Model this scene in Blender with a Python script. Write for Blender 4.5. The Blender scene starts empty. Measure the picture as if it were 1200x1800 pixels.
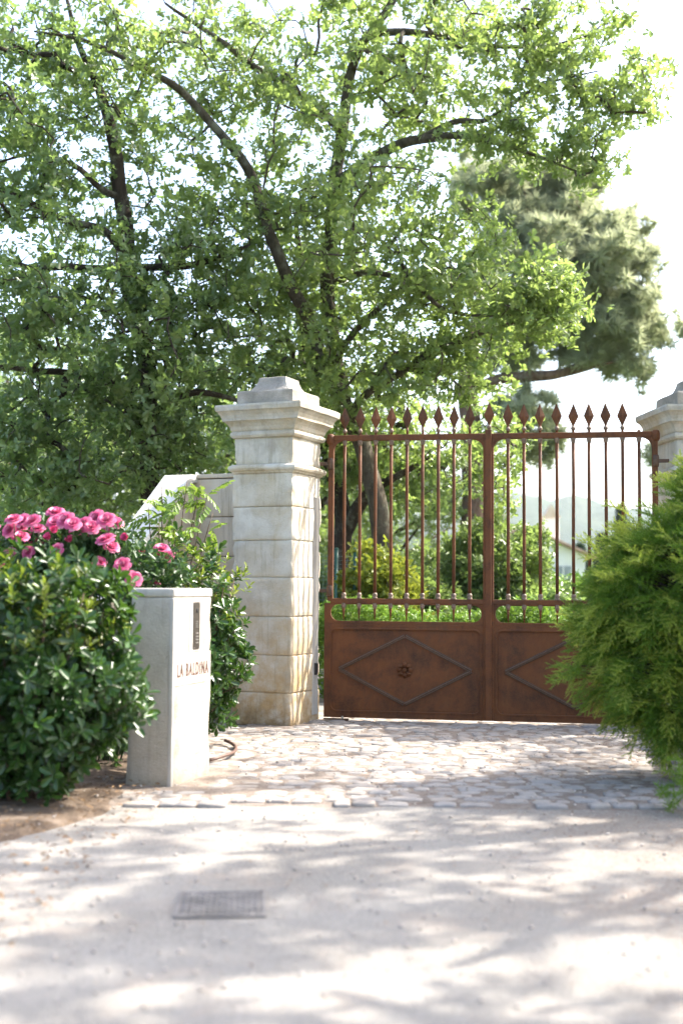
import bpy, bmesh, math, random
import numpy as np
from mathutils import Vector, Matrix, noise as mnoise

R = math.radians
random.seed(7)
rng = np.random.default_rng(11)
SC = bpy.context.scene
COL = SC.collection

# ------------------------------------------------------------------ camera, sky, sun, exposure
CAM_H = 1.35
F_PX = 2150.0                       # focal length in photo pixels (1200 x 1800)
PITCH, ROLL = R(3.6), R(0.45)
cam_d = bpy.data.cameras.new('camera')
cam_d.sensor_fit = 'VERTICAL'
cam_d.sensor_height = 36.0
cam_d.lens = 36.0 * F_PX / 1800.0
cam_d.clip_start, cam_d.clip_end = 0.1, 9000.0
cam_d.dof.use_dof = True
cam_d.dof.focus_distance = 12.0
cam_d.dof.aperture_fstop = 1.15
cam = bpy.data.objects.new('camera', cam_d)
COL.objects.link(cam)
CAM_M = Matrix.Translation((0, 0, CAM_H)) @ Matrix.Rotation(R(90) + PITCH, 4, 'X') @ Matrix.Rotation(ROLL, 4, 'Z')
cam.matrix_world = CAM_M
SC.camera = cam

SUN = Vector((0.63, 0.24, 0.74)).normalized()      # towards the sun: high, right, a little behind the gate
SUN_EL = math.asin(SUN.z)
SUN_AZ = math.atan2(SUN.x, SUN.y)                  # from +Y clockwise
world = bpy.data.worlds.new('World')
SC.world = world
world.use_nodes = True
wn, wl = world.node_tree.nodes, world.node_tree.links
wn.clear()
sky = wn.new('ShaderNodeTexSky')
sky.sky_type = 'NISHITA'
sky.sun_disc = False
sky.sun_elevation = SUN_EL
sky.sun_rotation = SUN_AZ
sky.air_density = 1.0
sky.dust_density = 4.0
sky.ozone_density = 1.0
bg = wn.new('ShaderNodeBackground')
bg.inputs['Strength'].default_value = 0.15
wo = wn.new('ShaderNodeOutputWorld')
wl.new(sky.outputs[0], bg.inputs['Color'])
wl.new(bg.outputs[0], wo.inputs['Surface'])

sun_d = bpy.data.lights.new('sun', 'SUN')
sun_d.energy = 3.1
sun_d.angle = R(0.55)
sun_d.color = (1.0, 0.94, 0.85)
sun_o = bpy.data.objects.new('sun', sun_d)
sun_o.rotation_euler = SUN.to_track_quat('Z', 'Y').to_euler()
sun_o.location = (10, 4, 14)
COL.objects.link(sun_o)

vs = SC.view_settings
vs.view_transform = 'Standard'
vs.look = 'None'
vs.exposure = 2.27
vs.gamma = 1.0
vs.use_curve_mapping = False
SC.render.engine = 'CYCLES'
SC.cycles.use_denoising = True
SC.cycles.max_bounces = 8
SC.cycles.diffuse_bounces = 4
SC.cycles.transmission_bounces = 6
SC.cycles.sample_clamp_indirect = 6.0


# ------------------------------------------------------------------ helpers
def ray(px, py):
    d = Vector(((px - 600) / F_PX, -(py - 900) / F_PX, -1.0))
    return (CAM_M.to_3x3() @ d)


def U(px, py, Y):
    """world point at depth Y seen at photo pixel (px, py); used to measure the place"""
    d = ray(px, py)
    return Vector((0, 0, CAM_H)) + d * (Y / d.y)


def tag(o, label=None, cat=None, group=None, kind=None):
    if label: o['label'] = label
    if cat: o['category'] = cat
    if group: o['group'] = group
    if kind: o['kind'] = kind
    return o


def empty(name, loc=(0, 0, 0), rz=0.0):
    o = bpy.data.objects.new(name, None)
    o.empty_display_size = 0.1
    o.location = loc
    o.rotation_euler = (0, 0, rz)
    COL.objects.link(o)
    return o


def link_mesh(name, me, mat=None, parent=None, loc=None, rz=0.0, smooth=False):
    o = bpy.data.objects.new(name, me)
    if mat is not None and not me.materials:
        me.materials.append(mat)
    COL.objects.link(o)
    if parent is not None:
        o.parent = parent
    if loc is not None:
        o.location = loc
    if rz:
        o.rotation_euler = (0, 0, rz)
    if smooth:
        me.polygons.foreach_set('use_smooth', np.ones(len(me.polygons), dtype=bool))
    return o


class MB:
    """collects verts and faces of one part"""
    def __init__(s):
        s.v, s.f = [], []

    def add(s, verts, faces):
        b = len(s.v)
        s.v += [tuple(p) for p in verts]
        s.f += [tuple(i + b for i in f) for f in faces]
        return s

    def box(s, c, d, rot=None):
        x, y, z = d[0] / 2, d[1] / 2, d[2] / 2
        vs_ = [Vector((a * x, b * y, e * z)) for e in (-1, 1) for b in (-1, 1) for a in (-1, 1)]
        if rot is not None:
            vs_ = [rot @ p for p in vs_]
        c = Vector(c)
        return s.add([p + c for p in vs_], [(0, 2, 3, 1), (4, 5, 7, 6), (0, 1, 5, 4), (2, 6, 7, 3), (0, 4, 6, 2), (1, 3, 7, 5)])

    def tube(s, pts, rad, n=8, cap=True):
        pts = [Vector(p) for p in pts]
        if not hasattr(rad, '__len__'):
            rad = [rad] * len(pts)
        rings, prev = [], None
        for i, p in enumerate(pts):
            t = (pts[min(i + 1, len(pts) - 1)] - pts[max(i - 1, 0)])
            if t.length < 1e-9:
                t = Vector((0, 0, 1))
            t.normalize()
            if prev is None:
                a = Vector((1, 0, 0)) if abs(t.x) < 0.9 else Vector((0, 1, 0))
                u = t.cross(a).normalized()
            else:
                u = (prev - t * prev.dot(t)).normalized()
            prev = u
            w = t.cross(u)
            rings.append([p + (u * math.cos(2 * math.pi * k / n) + w * math.sin(2 * math.pi * k / n)) * rad[i] for k in range(n)])
        vv = [q for r_ in rings for q in r_]
        ff = []
        for i in range(len(pts) - 1):
            for k in range(n):
                a, b = i * n + k, i * n + (k + 1) % n
                ff.append((a, b, b + n, a + n))
        if cap:
            ff.append(tuple(range(n - 1, -1, -1)))
            ff.append(tuple((len(pts) - 1) * n + k for k in range(n)))
        return s.add(vv, ff)

    def lathe(s, prof, n=10, c=(0, 0, 0)):
        """prof: (r, z) from bottom to top"""
        c = Vector(c)
        vv = [c + Vector((r_ * math.cos(2 * math.pi * k / n), r_ * math.sin(2 * math.pi * k / n), z)) for r_, z in prof for k in range(n)]
        ff = []
        for i in range(len(prof) - 1):
            for k in range(n):
                a, b = i * n + k, i * n + (k + 1) % n
                ff.append((a, b, b + n, a + n))
        ff.append(tuple(range(n - 1, -1, -1)))
        ff.append(tuple((len(prof) - 1) * n + k for k in range(n)))
        return s.add(vv, ff)

    def prism(s, outline, y0, y1):
        """outline in (x, z), extruded along y"""
        n = len(outline)
        vv = [(x, y0, z) for x, z in outline] + [(x, y1, z) for x, z in outline]
        ff = [tuple(range(n)), tuple(range(2 * n - 1, n - 1, -1))]
        ff += [(i, i + n, (i + 1) % n + n, (i + 1) % n) for i in range(n)]
        return s.add(vv, ff)

    def mesh(s, name, bevel=0.0, seg=1, fix=True):
        me = bpy.data.meshes.new(name)
        me.from_pydata([tuple(p) for p in s.v], [], s.f)
        bm = bmesh.new()
        bm.from_mesh(me)
        if fix:
            bmesh.ops.recalc_face_normals(bm, faces=bm.faces)
        if bevel > 0:
            bmesh.ops.bevel(bm, geom=[e for e in bm.edges if len(e.link_faces) == 2 and e.calc_face_angle(0) > 0.5],
                            offset=bevel, segments=seg, affect='EDGES', profile=0.6, clamp_overlap=True)
        bm.to_mesh(me)
        bm.free()
        return me

    def build(s, name, mat, parent=None, bevel=0.0, seg=1, smooth=False, fix=True):
        return link_mesh(name, s.mesh(name, bevel, seg, fix), mat, parent, smooth=smooth)


def rough_block(name, dims, mat, parent, loc, cuts=5, bev=0.012, amp=0.006, scale=6.0, seed=0.0, rz=0.0):
    """a stone block: bevelled, subdivided and weathered; origin at its base centre"""
    bm = bmesh.new()
    bmesh.ops.create_cube(bm, size=1.0)
    for v in bm.verts:
        v.co = Vector((v.co.x * dims[0], v.co.y * dims[1], (v.co.z + 0.5) * dims[2]))
    bmesh.ops.bevel(bm, geom=list(bm.edges), offset=bev, segments=2, affect='EDGES', profile=0.5)
    big = [e for e in bm.edges if e.calc_length() > 0.08]
    bmesh.ops.subdivide_edges(bm, edges=big, cuts=cuts, use_grid_fill=True)
    sd = Vector((seed * 13.1, seed * 7.7, seed * 3.3))
    for v in bm.verts:
        n = mnoise.noise(v.co * scale + sd) + 0.5 * mnoise.noise(v.co * scale * 2.7 + sd)
        # arrises wear away more than faces
        ex = max(0, abs(v.co.x) / (dims[0] / 2) - 0.85) * 6
        ey = max(0, abs(v.co.y) / (dims[1] / 2) - 0.85) * 6
        wear = min(ex, ey) * max(0, mnoise.noise(v.co * 9 + sd) + 0.15) * 0.055
        d = Vector((v.co.x / dims[0], v.co.y / dims[1], 0))
        if d.length > 1e-6:
            d.normalize()
        v.co += d * (n * amp - wear)
    bmesh.ops.recalc_face_normals(bm, faces=bm.faces)
    me = bpy.data.meshes.new(name)
    bm.to_mesh(me)
    bm.free()
    o = link_mesh(name, me, mat, parent, loc, rz)
    me.polygons.foreach_set('use_smooth', np.ones(len(me.polygons), dtype=bool))
    return o


def np_mesh(name, V, faces_flat, totals):
    me = bpy.data.meshes.new(name)
    me.vertices.add(len(V))
    me.vertices.foreach_set('co', np.ascontiguousarray(V, dtype=np.float32).ravel())
    me.loops.add(len(faces_flat))
    me.loops.foreach_set('vertex_index', np.ascontiguousarray(faces_flat, dtype=np.int32))
    me.polygons.add(len(totals))
    st = np.zeros(len(totals), dtype=np.int32)
    st[1:] = np.cumsum(totals)[:-1]
    me.polygons.foreach_set('loop_start', st)
    me.polygons.foreach_set('loop_total', np.ascontiguousarray(totals, dtype=np.int32))
    me.update(calc_edges=True)
    return me


def scatter(protos, pick, M, T):
    """protos: list of (V, F); pick: index per copy; M: (n,3,3); T: (n,3) -> V, flat faces, totals"""
    Vs, Fs, Ts, off = [], [], [], 0
    for k, (pv, pf) in enumerate(protos):
        sel = np.nonzero(pick == k)[0]
        if not len(sel):
            continue
        pv = np.asarray(pv, dtype=np.float64)
        V = np.einsum('nij,vj->nvi', M[sel], pv) + T[sel][:, None, :]
        flat = np.concatenate([np.asarray(f) for f in pf])
        tot = np.array([len(f) for f in pf])
        n, nv = len(sel), len(pv)
        F = (flat[None, :] + (np.arange(n) * nv)[:, None] + off).ravel()
        Vs.append(V.reshape(-1, 3)); Fs.append(F); Ts.append(np.tile(tot, n))
        off += n * nv
    return np.concatenate(Vs), np.concatenate(Fs), np.concatenate(Ts)


def frames(Z, spin, scale):
    """rotation matrices whose local z is Z (n,3), spun by spin, scaled"""
    Z = Z / np.linalg.norm(Z, axis=1, keepdims=True)
    a = np.where(np.abs(Z[:, 2:3]) < 0.95, np.array([[0, 0, 1.0]]), np.array([[1.0, 0, 0]]))
    X = np.cross(a, Z); X /= np.linalg.norm(X, axis=1, keepdims=True)
    Y = np.cross(Z, X)
    c, s = np.cos(spin)[:, None], np.sin(spin)[:, None]
    X2, Y2 = X * c + Y * s, -X * s + Y * c
    return np.stack([X2, Y2, Z], axis=2) * np.asarray(scale).reshape(-1, 1, 1)


def rand_dirs(n, up=0.0):
    d = rng.normal(size=(n, 3))
    d /= np.linalg.norm(d, axis=1, keepdims=True)
    d[:, 2] += up
    return d / np.linalg.norm(d, axis=1, keepdims=True)


# ------------------------------------------------------------------ materials
def new_mat(name):
    m = bpy.data.materials.new(name)
    m.use_nodes = True
    nt = m.node_tree
    nt.nodes.clear()
    out = nt.nodes.new('ShaderNodeOutputMaterial')
    return m, nt, out


def nd(nt, typ, **kw):
    n = nt.nodes.new(typ)
    for k, v in kw.items():
        if k in n.inputs:
            n.inputs[k].default_value = v
        else:
            setattr(n, k, v)
    return n


def ramp(nt, src, stops):
    r_ = nt.nodes.new('ShaderNodeValToRGB')
    el = r_.color_ramp.elements
    while len(el) < len(stops):
        el.new(0.5)
    for e, (p, c) in zip(el, stops):
        e.position = p
        e.color = (*c, 1) if len(c) == 3 else c
    nt.links.new(src, r_.inputs[0])
    return r_.outputs[0]


def noise_n(nt, co, scale, detail=4, rough=0.55, dist=0.0):
    n = nt.nodes.new('ShaderNodeTexNoise')
    n.inputs['Scale'].default_value = scale
    n.inputs['Detail'].default_value = detail
    n.inputs['Roughness'].default_value = rough
    n.inputs['Distortion'].default_value = dist
    nt.links.new(co, n.inputs['Vector'])
    return n.outputs['Fac']


def mix_c(nt, fac, a, b, mode='MIX'):
    m = nt.nodes.new('ShaderNodeMix')
    m.data_type = 'RGBA'
    m.blend_type = mode
    for sock, v in ((m.inputs[0], fac), (m.inputs[6], a), (m.inputs[7], b)):
        if hasattr(v, 'is_linked'):
            nt.links.new(v, sock)
        elif isinstance(v, (int, float)):
            sock.default_value = v
        else:
            sock.default_value = (*v, 1)
    return m.outputs[2]


def math_n(nt, op, a, b=0.0, clamp=False):
    m = nt.nodes.new('ShaderNodeMath')
    m.operation = op
    m.use_clamp = clamp
    for i, v in enumerate((a, b)):
        if hasattr(v, 'is_linked'):
            nt.links.new(v, m.inputs[i])
        else:
            m.inputs[i].default_value = v
    return m.outputs[0]


def finish(nt, out, col, rough=0.8, bump=None, bstr=0.3, bdist=0.01, metallic=0.0, spec=0.5):
    p = nt.nodes.new('ShaderNodeBsdfPrincipled')
    for sock, v in ((p.inputs['Base Color'], col), (p.inputs['Roughness'], rough), (p.inputs['Metallic'], metallic)):
        if hasattr(v, 'is_linked'):
            nt.links.new(v, sock)
        elif isinstance(v, (int, float)):
            sock.default_value = v
        else:
            sock.default_value = (*v, 1)
    p.inputs['Specular IOR Level'].default_value = spec
    if bump is not None:
        b = nt.nodes.new('ShaderNodeBump')
        b.inputs['Strength'].default_value = bstr
        b.inputs['Distance'].default_value = bdist
        nt.links.new(bump, b.inputs['Height'])
        nt.links.new(b.outputs[0], p.inputs['Normal'])
    nt.links.new(p.outputs[0], out.inputs['Surface'])
    return p


def coords(nt, world_space=True):
    if world_space:
        return nt.nodes.new('ShaderNodeNewGeometry').outputs['Position']
    return nt.nodes.new('ShaderNodeTexCoord').outputs['Object']


def stone_mat(name, stops, patch, patch_amt=0.5, speck=(0.12, 0.11, 0.09), speck_amt=0.5, scale=3.0, bstr=0.5, grime=None):
    m, nt, out = new_mat(name)
    co = coords(nt)
    base = ramp(nt, noise_n(nt, co, scale, 6, 0.62), stops)
    pf = ramp(nt, noise_n(nt, co, scale * 0.7, 5, 0.6, 0.6), [(0.42, (0, 0, 0)), (0.68, (1, 1, 1))])
    base = mix_c(nt, math_n(nt, 'MULTIPLY', pf, patch_amt), base, patch)
    sf = ramp(nt, noise_n(nt, co, scale * 22, 4, 0.7), [(0.58, (0, 0, 0)), (0.75, (1, 1, 1))])
    base = mix_c(nt, math_n(nt, 'MULTIPLY', sf, speck_amt), base, speck)
    if grime is not None:                       # height range with its own weathering: (z0, z1, colour, amount)
        sep = nt.nodes.new('ShaderNodeSeparateXYZ')
        nt.links.new(co, sep.inputs[0])
        for z0, z1, gc, ga in grime:
            mr = nt.nodes.new('ShaderNodeMapRange')
            mr.inputs['From Min'].default_value = z0
            mr.inputs['From Max'].default_value = z1
            nt.links.new(math_n(nt, 'ADD', sep.outputs[2], math_n(nt, 'MULTIPLY', math_n(nt, 'SUBTRACT', noise_n(nt, co, 4.0, 5, 0.7), 0.5), 1.0)), mr.inputs['Value'])
            nf = ramp(nt, noise_n(nt, co, 9.0, 6, 0.7), [(0.3, (0, 0, 0)), (0.6, (1, 1, 1))])
            base = mix_c(nt, math_n(nt, 'MULTIPLY', math_n(nt, 'MULTIPLY', mr.outputs[0], nf), ga), base, gc)
    mp = nt.nodes.new('ShaderNodeMapping')
    mp.inputs['Scale'].default_value = (1, 1, 0.07)
    nt.links.new(co, mp.inputs['Vector'])
    stf = ramp(nt, math_n(nt, 'MULTIPLY', noise_n(nt, mp.outputs[0], 16, 5, 0.65), math_n(nt, 'ADD', noise_n(nt, co, 2.2, 4, 0.6), 0.5)), [(0.54, (0, 0, 0)), (0.74, (0.4, 0.4, 0.4))])
    base = mix_c(nt, stf, base, tuple(x * 0.42 for x in patch))
    bmp = math_n(nt, 'ADD', noise_n(nt, co, 30, 6, 0.7), math_n(nt, 'MULTIPLY', noise_n(nt, co, 130, 3, 0.6), 0.5))
    finish(nt, out, base, 0.9, bmp, bstr, 0.012, spec=0.2)
    return m


def leaf_mat(name, cols, trans=0.4, tcol=None, rough=0.45, spec=0.4, gain=1.0):
    """cols: dark, mid, light; each leaf is its own mesh island with its own tone"""
    m, nt, out = new_mat(name)
    cols = [tuple(x * gain for x in c_) for c_ in cols]
    g = nt.nodes.new('ShaderNodeNewGeometry')
    c = ramp(nt, g.outputs['Random Per Island'], [(0.0, cols[0]), (0.55, cols[1]), (1.0, cols[2])])
    big = noise_n(nt, g.outputs['Position'], 1.1, 3)
    c = mix_c(nt, ramp(nt, big, [(0.35, (0, 0, 0)), (0.7, (0.6, 0.6, 0.6))]), c, cols[2])
    p = nt.nodes.new('ShaderNodeBsdfPrincipled')
    nt.links.new(c, p.inputs['Base Color'])
    p.inputs['Roughness'].default_value = rough
    p.inputs['Specular IOR Level'].default_value = spec
    t = nt.nodes.new('ShaderNodeBsdfTranslucent')
    if tcol:
        nt.links.new(mix_c(nt, 0.65, c, tcol), t.inputs['Color'])
    else:
        nt.links.new(c, t.inputs['Color'])
    mx = nt.nodes.new('ShaderNodeMixShader')
    mx.inputs[0].default_value = trans
    nt.links.new(p.outputs[0], mx.inputs[1])
    nt.links.new(t.outputs[0], mx.inputs[2])
    nt.links.new(mx.outputs[0], out.inputs['Surface'])
    return m


def plain(name, col, rough=0.6, metallic=0.0, nscale=20.0, var=0.35, bstr=0.15):
    m, nt, out = new_mat(name)
    co = coords(nt)
    n = noise_n(nt, co, nscale, 5, 0.6)
    c = ramp(nt, n, [(0.3, tuple(x * (1 - var) for x in col)), (0.7, tuple(min(1, x * (1 + var)) for x in col))])
    finish(nt, out, c, rough, n, bstr, 0.006, metallic)
    return m


def rust_mat(name, dark=0.6):
    m, nt, out = new_mat(name)
    co = coords(nt)
    a = noise_n(nt, co, 2.6, 8, 0.68, 0.4)
    c = ramp(nt, a, [(0.30, (0.045 * dark, 0.018 * dark, 0.008 * dark)), (0.44, (0.125 * dark, 0.040 * dark, 0.011 * dark)), (0.56, (0.215 * dark, 0.066 * dark, 0.014 * dark)), (0.70, (0.125 * dark, 0.052 * dark, 0.022 * dark))])
    str_ = nt.nodes.new('ShaderNodeMapping')
    str_.inputs['Scale'].default_value = (1, 1, 0.35)
    nt.links.new(co, str_.inputs['Vector'])
    runs = noise_n(nt, str_.outputs[0], 22, 5, 0.7)
    c = mix_c(nt, ramp(nt, runs, [(0.5, (0, 0, 0)), (0.75, (0.4, 0.4, 0.4))]), c, (0.30 * dark, 0.12 * dark, 0.035 * dark))
    c = mix_c(nt, ramp(nt, runs, [(0.30, (0.6, 0.6, 0.6)), (0.42, (0, 0, 0))]), c, (0.045 * dark, 0.020 * dark, 0.012 * dark))
    fine = noise_n(nt, co, 75, 5, 0.75)
    c = mix_c(nt, ramp(nt, fine, [(0.45, (0, 0, 0)), (0.7, (0.7, 0.7, 0.7))]), c, (0.23 * dark, 0.085 * dark, 0.020 * dark))
    sp = noise_n(nt, co, 16, 6, 0.8)
    c = mix_c(nt, ramp(nt, sp, [(0.66, (0, 0, 0)), (0.72, (0.8, 0.8, 0.8))]), c, (0.035, 0.018, 0.014))
    sp2 = noise_n(nt, co, 11, 6, 0.8, 0.8)
    c = mix_c(nt, ramp(nt, sp2, [(0.68, (0, 0, 0)), (0.76, (0.6, 0.6, 0.6))]), c, (0.27, 0.16, 0.09))
    finish(nt, out, c, 0.68, math_n(nt, 'ADD', fine, sp), 0.35, 0.004, spec=0.35)
    return m


def bark_mat(name, a, b, sc=14.0):
    m, nt, out = new_mat(name)
    co = coords(nt)
    mp = nt.nodes.new('ShaderNodeMapping')
    mp.inputs['Scale'].default_value = (1, 1, 0.3)
    nt.links.new(co, mp.inputs['Vector'])
    n = noise_n(nt, mp.outputs[0], sc, 6, 0.7, 0.5)
    l = noise_n(nt, co, 5.0, 5, 0.7)
    c = ramp(nt, n, [(0.3, a), (0.7, b)])
    c = mix_c(nt, ramp(nt, l, [(0.52, (0, 0, 0)), (0.68, (0.55, 0.55, 0.55))]), c, (0.24, 0.25, 0.19))
    finish(nt, out, c, 0.95, n, 0.9, 0.03, spec=0.15)
    return m


M = {}
M['rust'] = rust_mat('rusty_iron')
M['rust_grey'] = plain('worn_grey_iron', (0.075, 0.038, 0.020), 0.5, 0.2, 40, 0.4)
M['pale_iron'] = plain('pale_worn_collar', (0.17, 0.115, 0.08), 0.6, 0.1, 60, 0.4)
M['pillar'] = stone_mat('limestone', [(0.28, (0.38, 0.345, 0.285)), (0.5, (0.55, 0.51, 0.435)), (0.72, (0.64, 0.60, 0.525))], (0.43, 0.325, 0.175), 0.6,
                        scale=3.4, speck_amt=0.5, grime=[(1.7, 0.0, (0.42, 0.27, 0.11), 0.9), (0.22, -0.1, (0.16, 0.115, 0.07), 0.8), (2.55, 3.3, (0.22, 0.215, 0.20), 0.6)])
M['cap_stone'] = stone_mat('weathered_cap_stone', [(0.25, (0.17, 0.16, 0.145)), (0.5, (0.28, 0.26, 0.23)), (0.75, (0.42, 0.39, 0.345))], (0.22, 0.205, 0.16), 0.5, (0.05, 0.046, 0.042), 0.8, 6.0, 0.8)
M['wall'] = stone_mat('wall_limestone', [(0.25, (0.44, 0.365, 0.26)), (0.5, (0.56, 0.48, 0.37)), (0.75, (0.62, 0.55, 0.45))], (0.43, 0.31, 0.19), 0.5, scale=2.2, speck_amt=0.3)
M['coping'] = stone_mat('pale_coping', [(0.25, (0.50, 0.48, 0.43)), (0.5, (0.60, 0.58, 0.53)), (0.75, (0.66, 0.64, 0.59))], (0.55, 0.50, 0.42), 0.4, scale=3.0, speck_amt=0.25)
M['intercom_stone'] = stone_mat('tooled_limestone', [(0.25, (0.35, 0.31, 0.25)), (0.5, (0.46, 0.415, 0.35)), (0.75, (0.52, 0.48, 0.415))], (0.52, 0.44, 0.33), 0.4,
                                scale=3.0, speck_amt=0.45, bstr=0.9, grime=[(0.35, -0.35, (0.36, 0.27, 0.16), 0.8)])
M['smooth_stone'] = stone_mat('dressed_limestone', [(0.25, (0.38, 0.345, 0.30)), (0.5, (0.45, 0.415, 0.37)), (0.75, (0.51, 0.48, 0.435))], (0.52, 0.46, 0.38), 0.4, scale=3.0, speck_amt=0.25, bstr=0.25)
M['letter'] = plain('brown_lettering', (0.085, 0.036, 0.022), 0.85, 0, 40, 0.25)
M['steel'] = plain('dark_bronze_plate', (0.075, 0.062, 0.05), 0.42, 0.6, 60, 0.3, 0.05)
M['black'] = plain('black_plastic', (0.012, 0.012, 0.013), 0.4, 0, 60, 0.3, 0.03)
M['light_metal'] = plain('brushed_metal', (0.45, 0.44, 0.42), 0.35, 0.9, 60, 0.2, 0.03)
M['fence_green'] = plain('green_fence_paint', (0.012, 0.07, 0.045), 0.45, 0, 60, 0.3, 0.05)
M['wire'] = plain('galvanised_green_wire', (0.16, 0.24, 0.22), 0.5, 0.3, 60, 0.3, 0.05)
M['hose'] = plain('brown_hose', (0.10, 0.055, 0.04), 0.55, 0, 60, 0.3, 0.1)
M['bark'] = bark_mat('oak_bark', (0.035, 0.028, 0.02), (0.12, 0.10, 0.075))
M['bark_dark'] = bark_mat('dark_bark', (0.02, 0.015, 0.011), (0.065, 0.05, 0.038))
M['bark_pine'] = bark_mat('pine_bark', (0.08, 0.05, 0.035), (0.22, 0.14, 0.10), 9)
M['stem'] = plain('shrub_stem', (0.11, 0.07, 0.045), 0.8, 0, 30, 0.4)
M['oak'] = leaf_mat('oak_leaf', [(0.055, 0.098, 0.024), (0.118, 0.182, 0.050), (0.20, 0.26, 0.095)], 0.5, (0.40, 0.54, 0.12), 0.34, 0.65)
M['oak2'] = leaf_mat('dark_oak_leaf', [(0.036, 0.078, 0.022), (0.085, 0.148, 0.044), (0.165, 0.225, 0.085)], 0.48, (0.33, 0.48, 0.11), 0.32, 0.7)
M['far_leaf'] = leaf_mat('garden_tree_leaf', [(0.060, 0.105, 0.028), (0.11, 0.17, 0.045), (0.18, 0.235, 0.07)], 0.42, (0.28, 0.40, 0.09), 0.42, 0.5)
M['pine'] = leaf_mat('pine_needle', [(0.22, 0.255, 0.15), (0.28, 0.31, 0.19), (0.34, 0.37, 0.23)], 0.55, (0.48, 0.52, 0.30), 0.6)
M['cypress'] = leaf_mat('cypress_needle', [(0.010, 0.030, 0.010), (0.018, 0.045, 0.014), (0.03, 0.06, 0.02)], 0.15)
M['conifer'] = leaf_mat('feathery_conifer_needle', [(0.042, 0.105, 0.009), (0.080, 0.175, 0.015), (0.135, 0.24, 0.028)], 0.42, (0.30, 0.45, 0.04), 0.5)
M['conifer_tip'] = leaf_mat('young_conifer_needle', [(0.17, 0.25, 0.025), (0.25, 0.33, 0.04), (0.34, 0.40, 0.08)], 0.48, (0.46, 0.54, 0.08), 0.5)
M['laurel'] = leaf_mat('glossy_shrub_leaf', [(0.010, 0.036, 0.008), (0.022, 0.064, 0.012), (0.046, 0.105, 0.018)], 0.2, (0.12, 0.24, 0.02), 0.32, 0.5)
M['laurel_tip'] = leaf_mat('young_shrub_leaf', [(0.07, 0.13, 0.012), (0.12, 0.19, 0.02), (0.18, 0.20, 0.03)], 0.35, (0.25, 0.34, 0.03), 0.35, 0.5)
M['rose_leaf'] = leaf_mat('rose_leaf', [(0.014, 0.042, 0.014), (0.026, 0.068, 0.020), (0.045, 0.095, 0.026)], 0.25, (0.10, 0.20, 0.03), 0.4)
M['wisteria'] = leaf_mat('pinnate_leaf', [(0.06, 0.13, 0.018), (0.10, 0.18, 0.024), (0.15, 0.23, 0.035)], 0.42, (0.26, 0.38, 0.05))
M['hedge'] = leaf_mat('hedge_leaf', [(0.045, 0.110, 0.014), (0.085, 0.165, 0.022), (0.13, 0.21, 0.03)], 0.35, (0.2, 0.34, 0.04), gain=1.35)
M['yellow_leaf'] = leaf_mat('yellow_green_leaf', [(0.12, 0.17, 0.02), (0.18, 0.23, 0.025), (0.25, 0.26, 0.03)], 0.4, (0.3, 0.34, 0.04))
M['litter'] = leaf_mat('dry_leaf', [(0.10, 0.06, 0.03), (0.18, 0.11, 0.06), (0.27, 0.18, 0.10)], 0.1, None, 0.8, 0.2)
M['plaster'] = plain('white_plaster', (0.72, 0.69, 0.63), 0.9, 0, 2, 0.08)
M['roof'] = plain('pale_terracotta', (0.42, 0.27, 0.20), 0.9, 0, 3, 0.25, 0.4)
M['shutter'] = plain('grey_shutter', (0.25, 0.27, 0.27), 0.7, 0, 3, 0.2)


def petal_mat(name, a, b, c):
    m, nt, out = new_mat(name)
    g = nt.nodes.new('ShaderNodeNewGeometry')
    col = ramp(nt, g.outputs['Random Per Island'], [(0, a), (0.5, b), (1, c)])
    p = nt.nodes.new('ShaderNodeBsdfPrincipled')
    nt.links.new(col, p.inputs['Base Color'])
    p.inputs['Roughness'].default_value = 0.6
    t = nt.nodes.new('ShaderNodeBsdfTranslucent')
    nt.links.new(col, t.inputs['Color'])
    mx = nt.nodes.new('ShaderNodeMixShader')
    mx.inputs[0].default_value = 0.3
    nt.links.new(p.outputs[0], mx.inputs[1]); nt.links.new(t.outputs[0], mx.inputs[2])
    nt.links.new(mx.outputs[0], out.inputs['Surface'])
    return m


M['petal'] = petal_mat('pink_petal', (0.54, 0.065, 0.19), (0.64, 0.13, 0.27), (0.70, 0.27, 0.39))
M['petal_deep'] = petal_mat('deep_pink_petal', (0.50, 0.035, 0.15), (0.62, 0.06, 0.20), (0.68, 0.12, 0.28))


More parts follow.
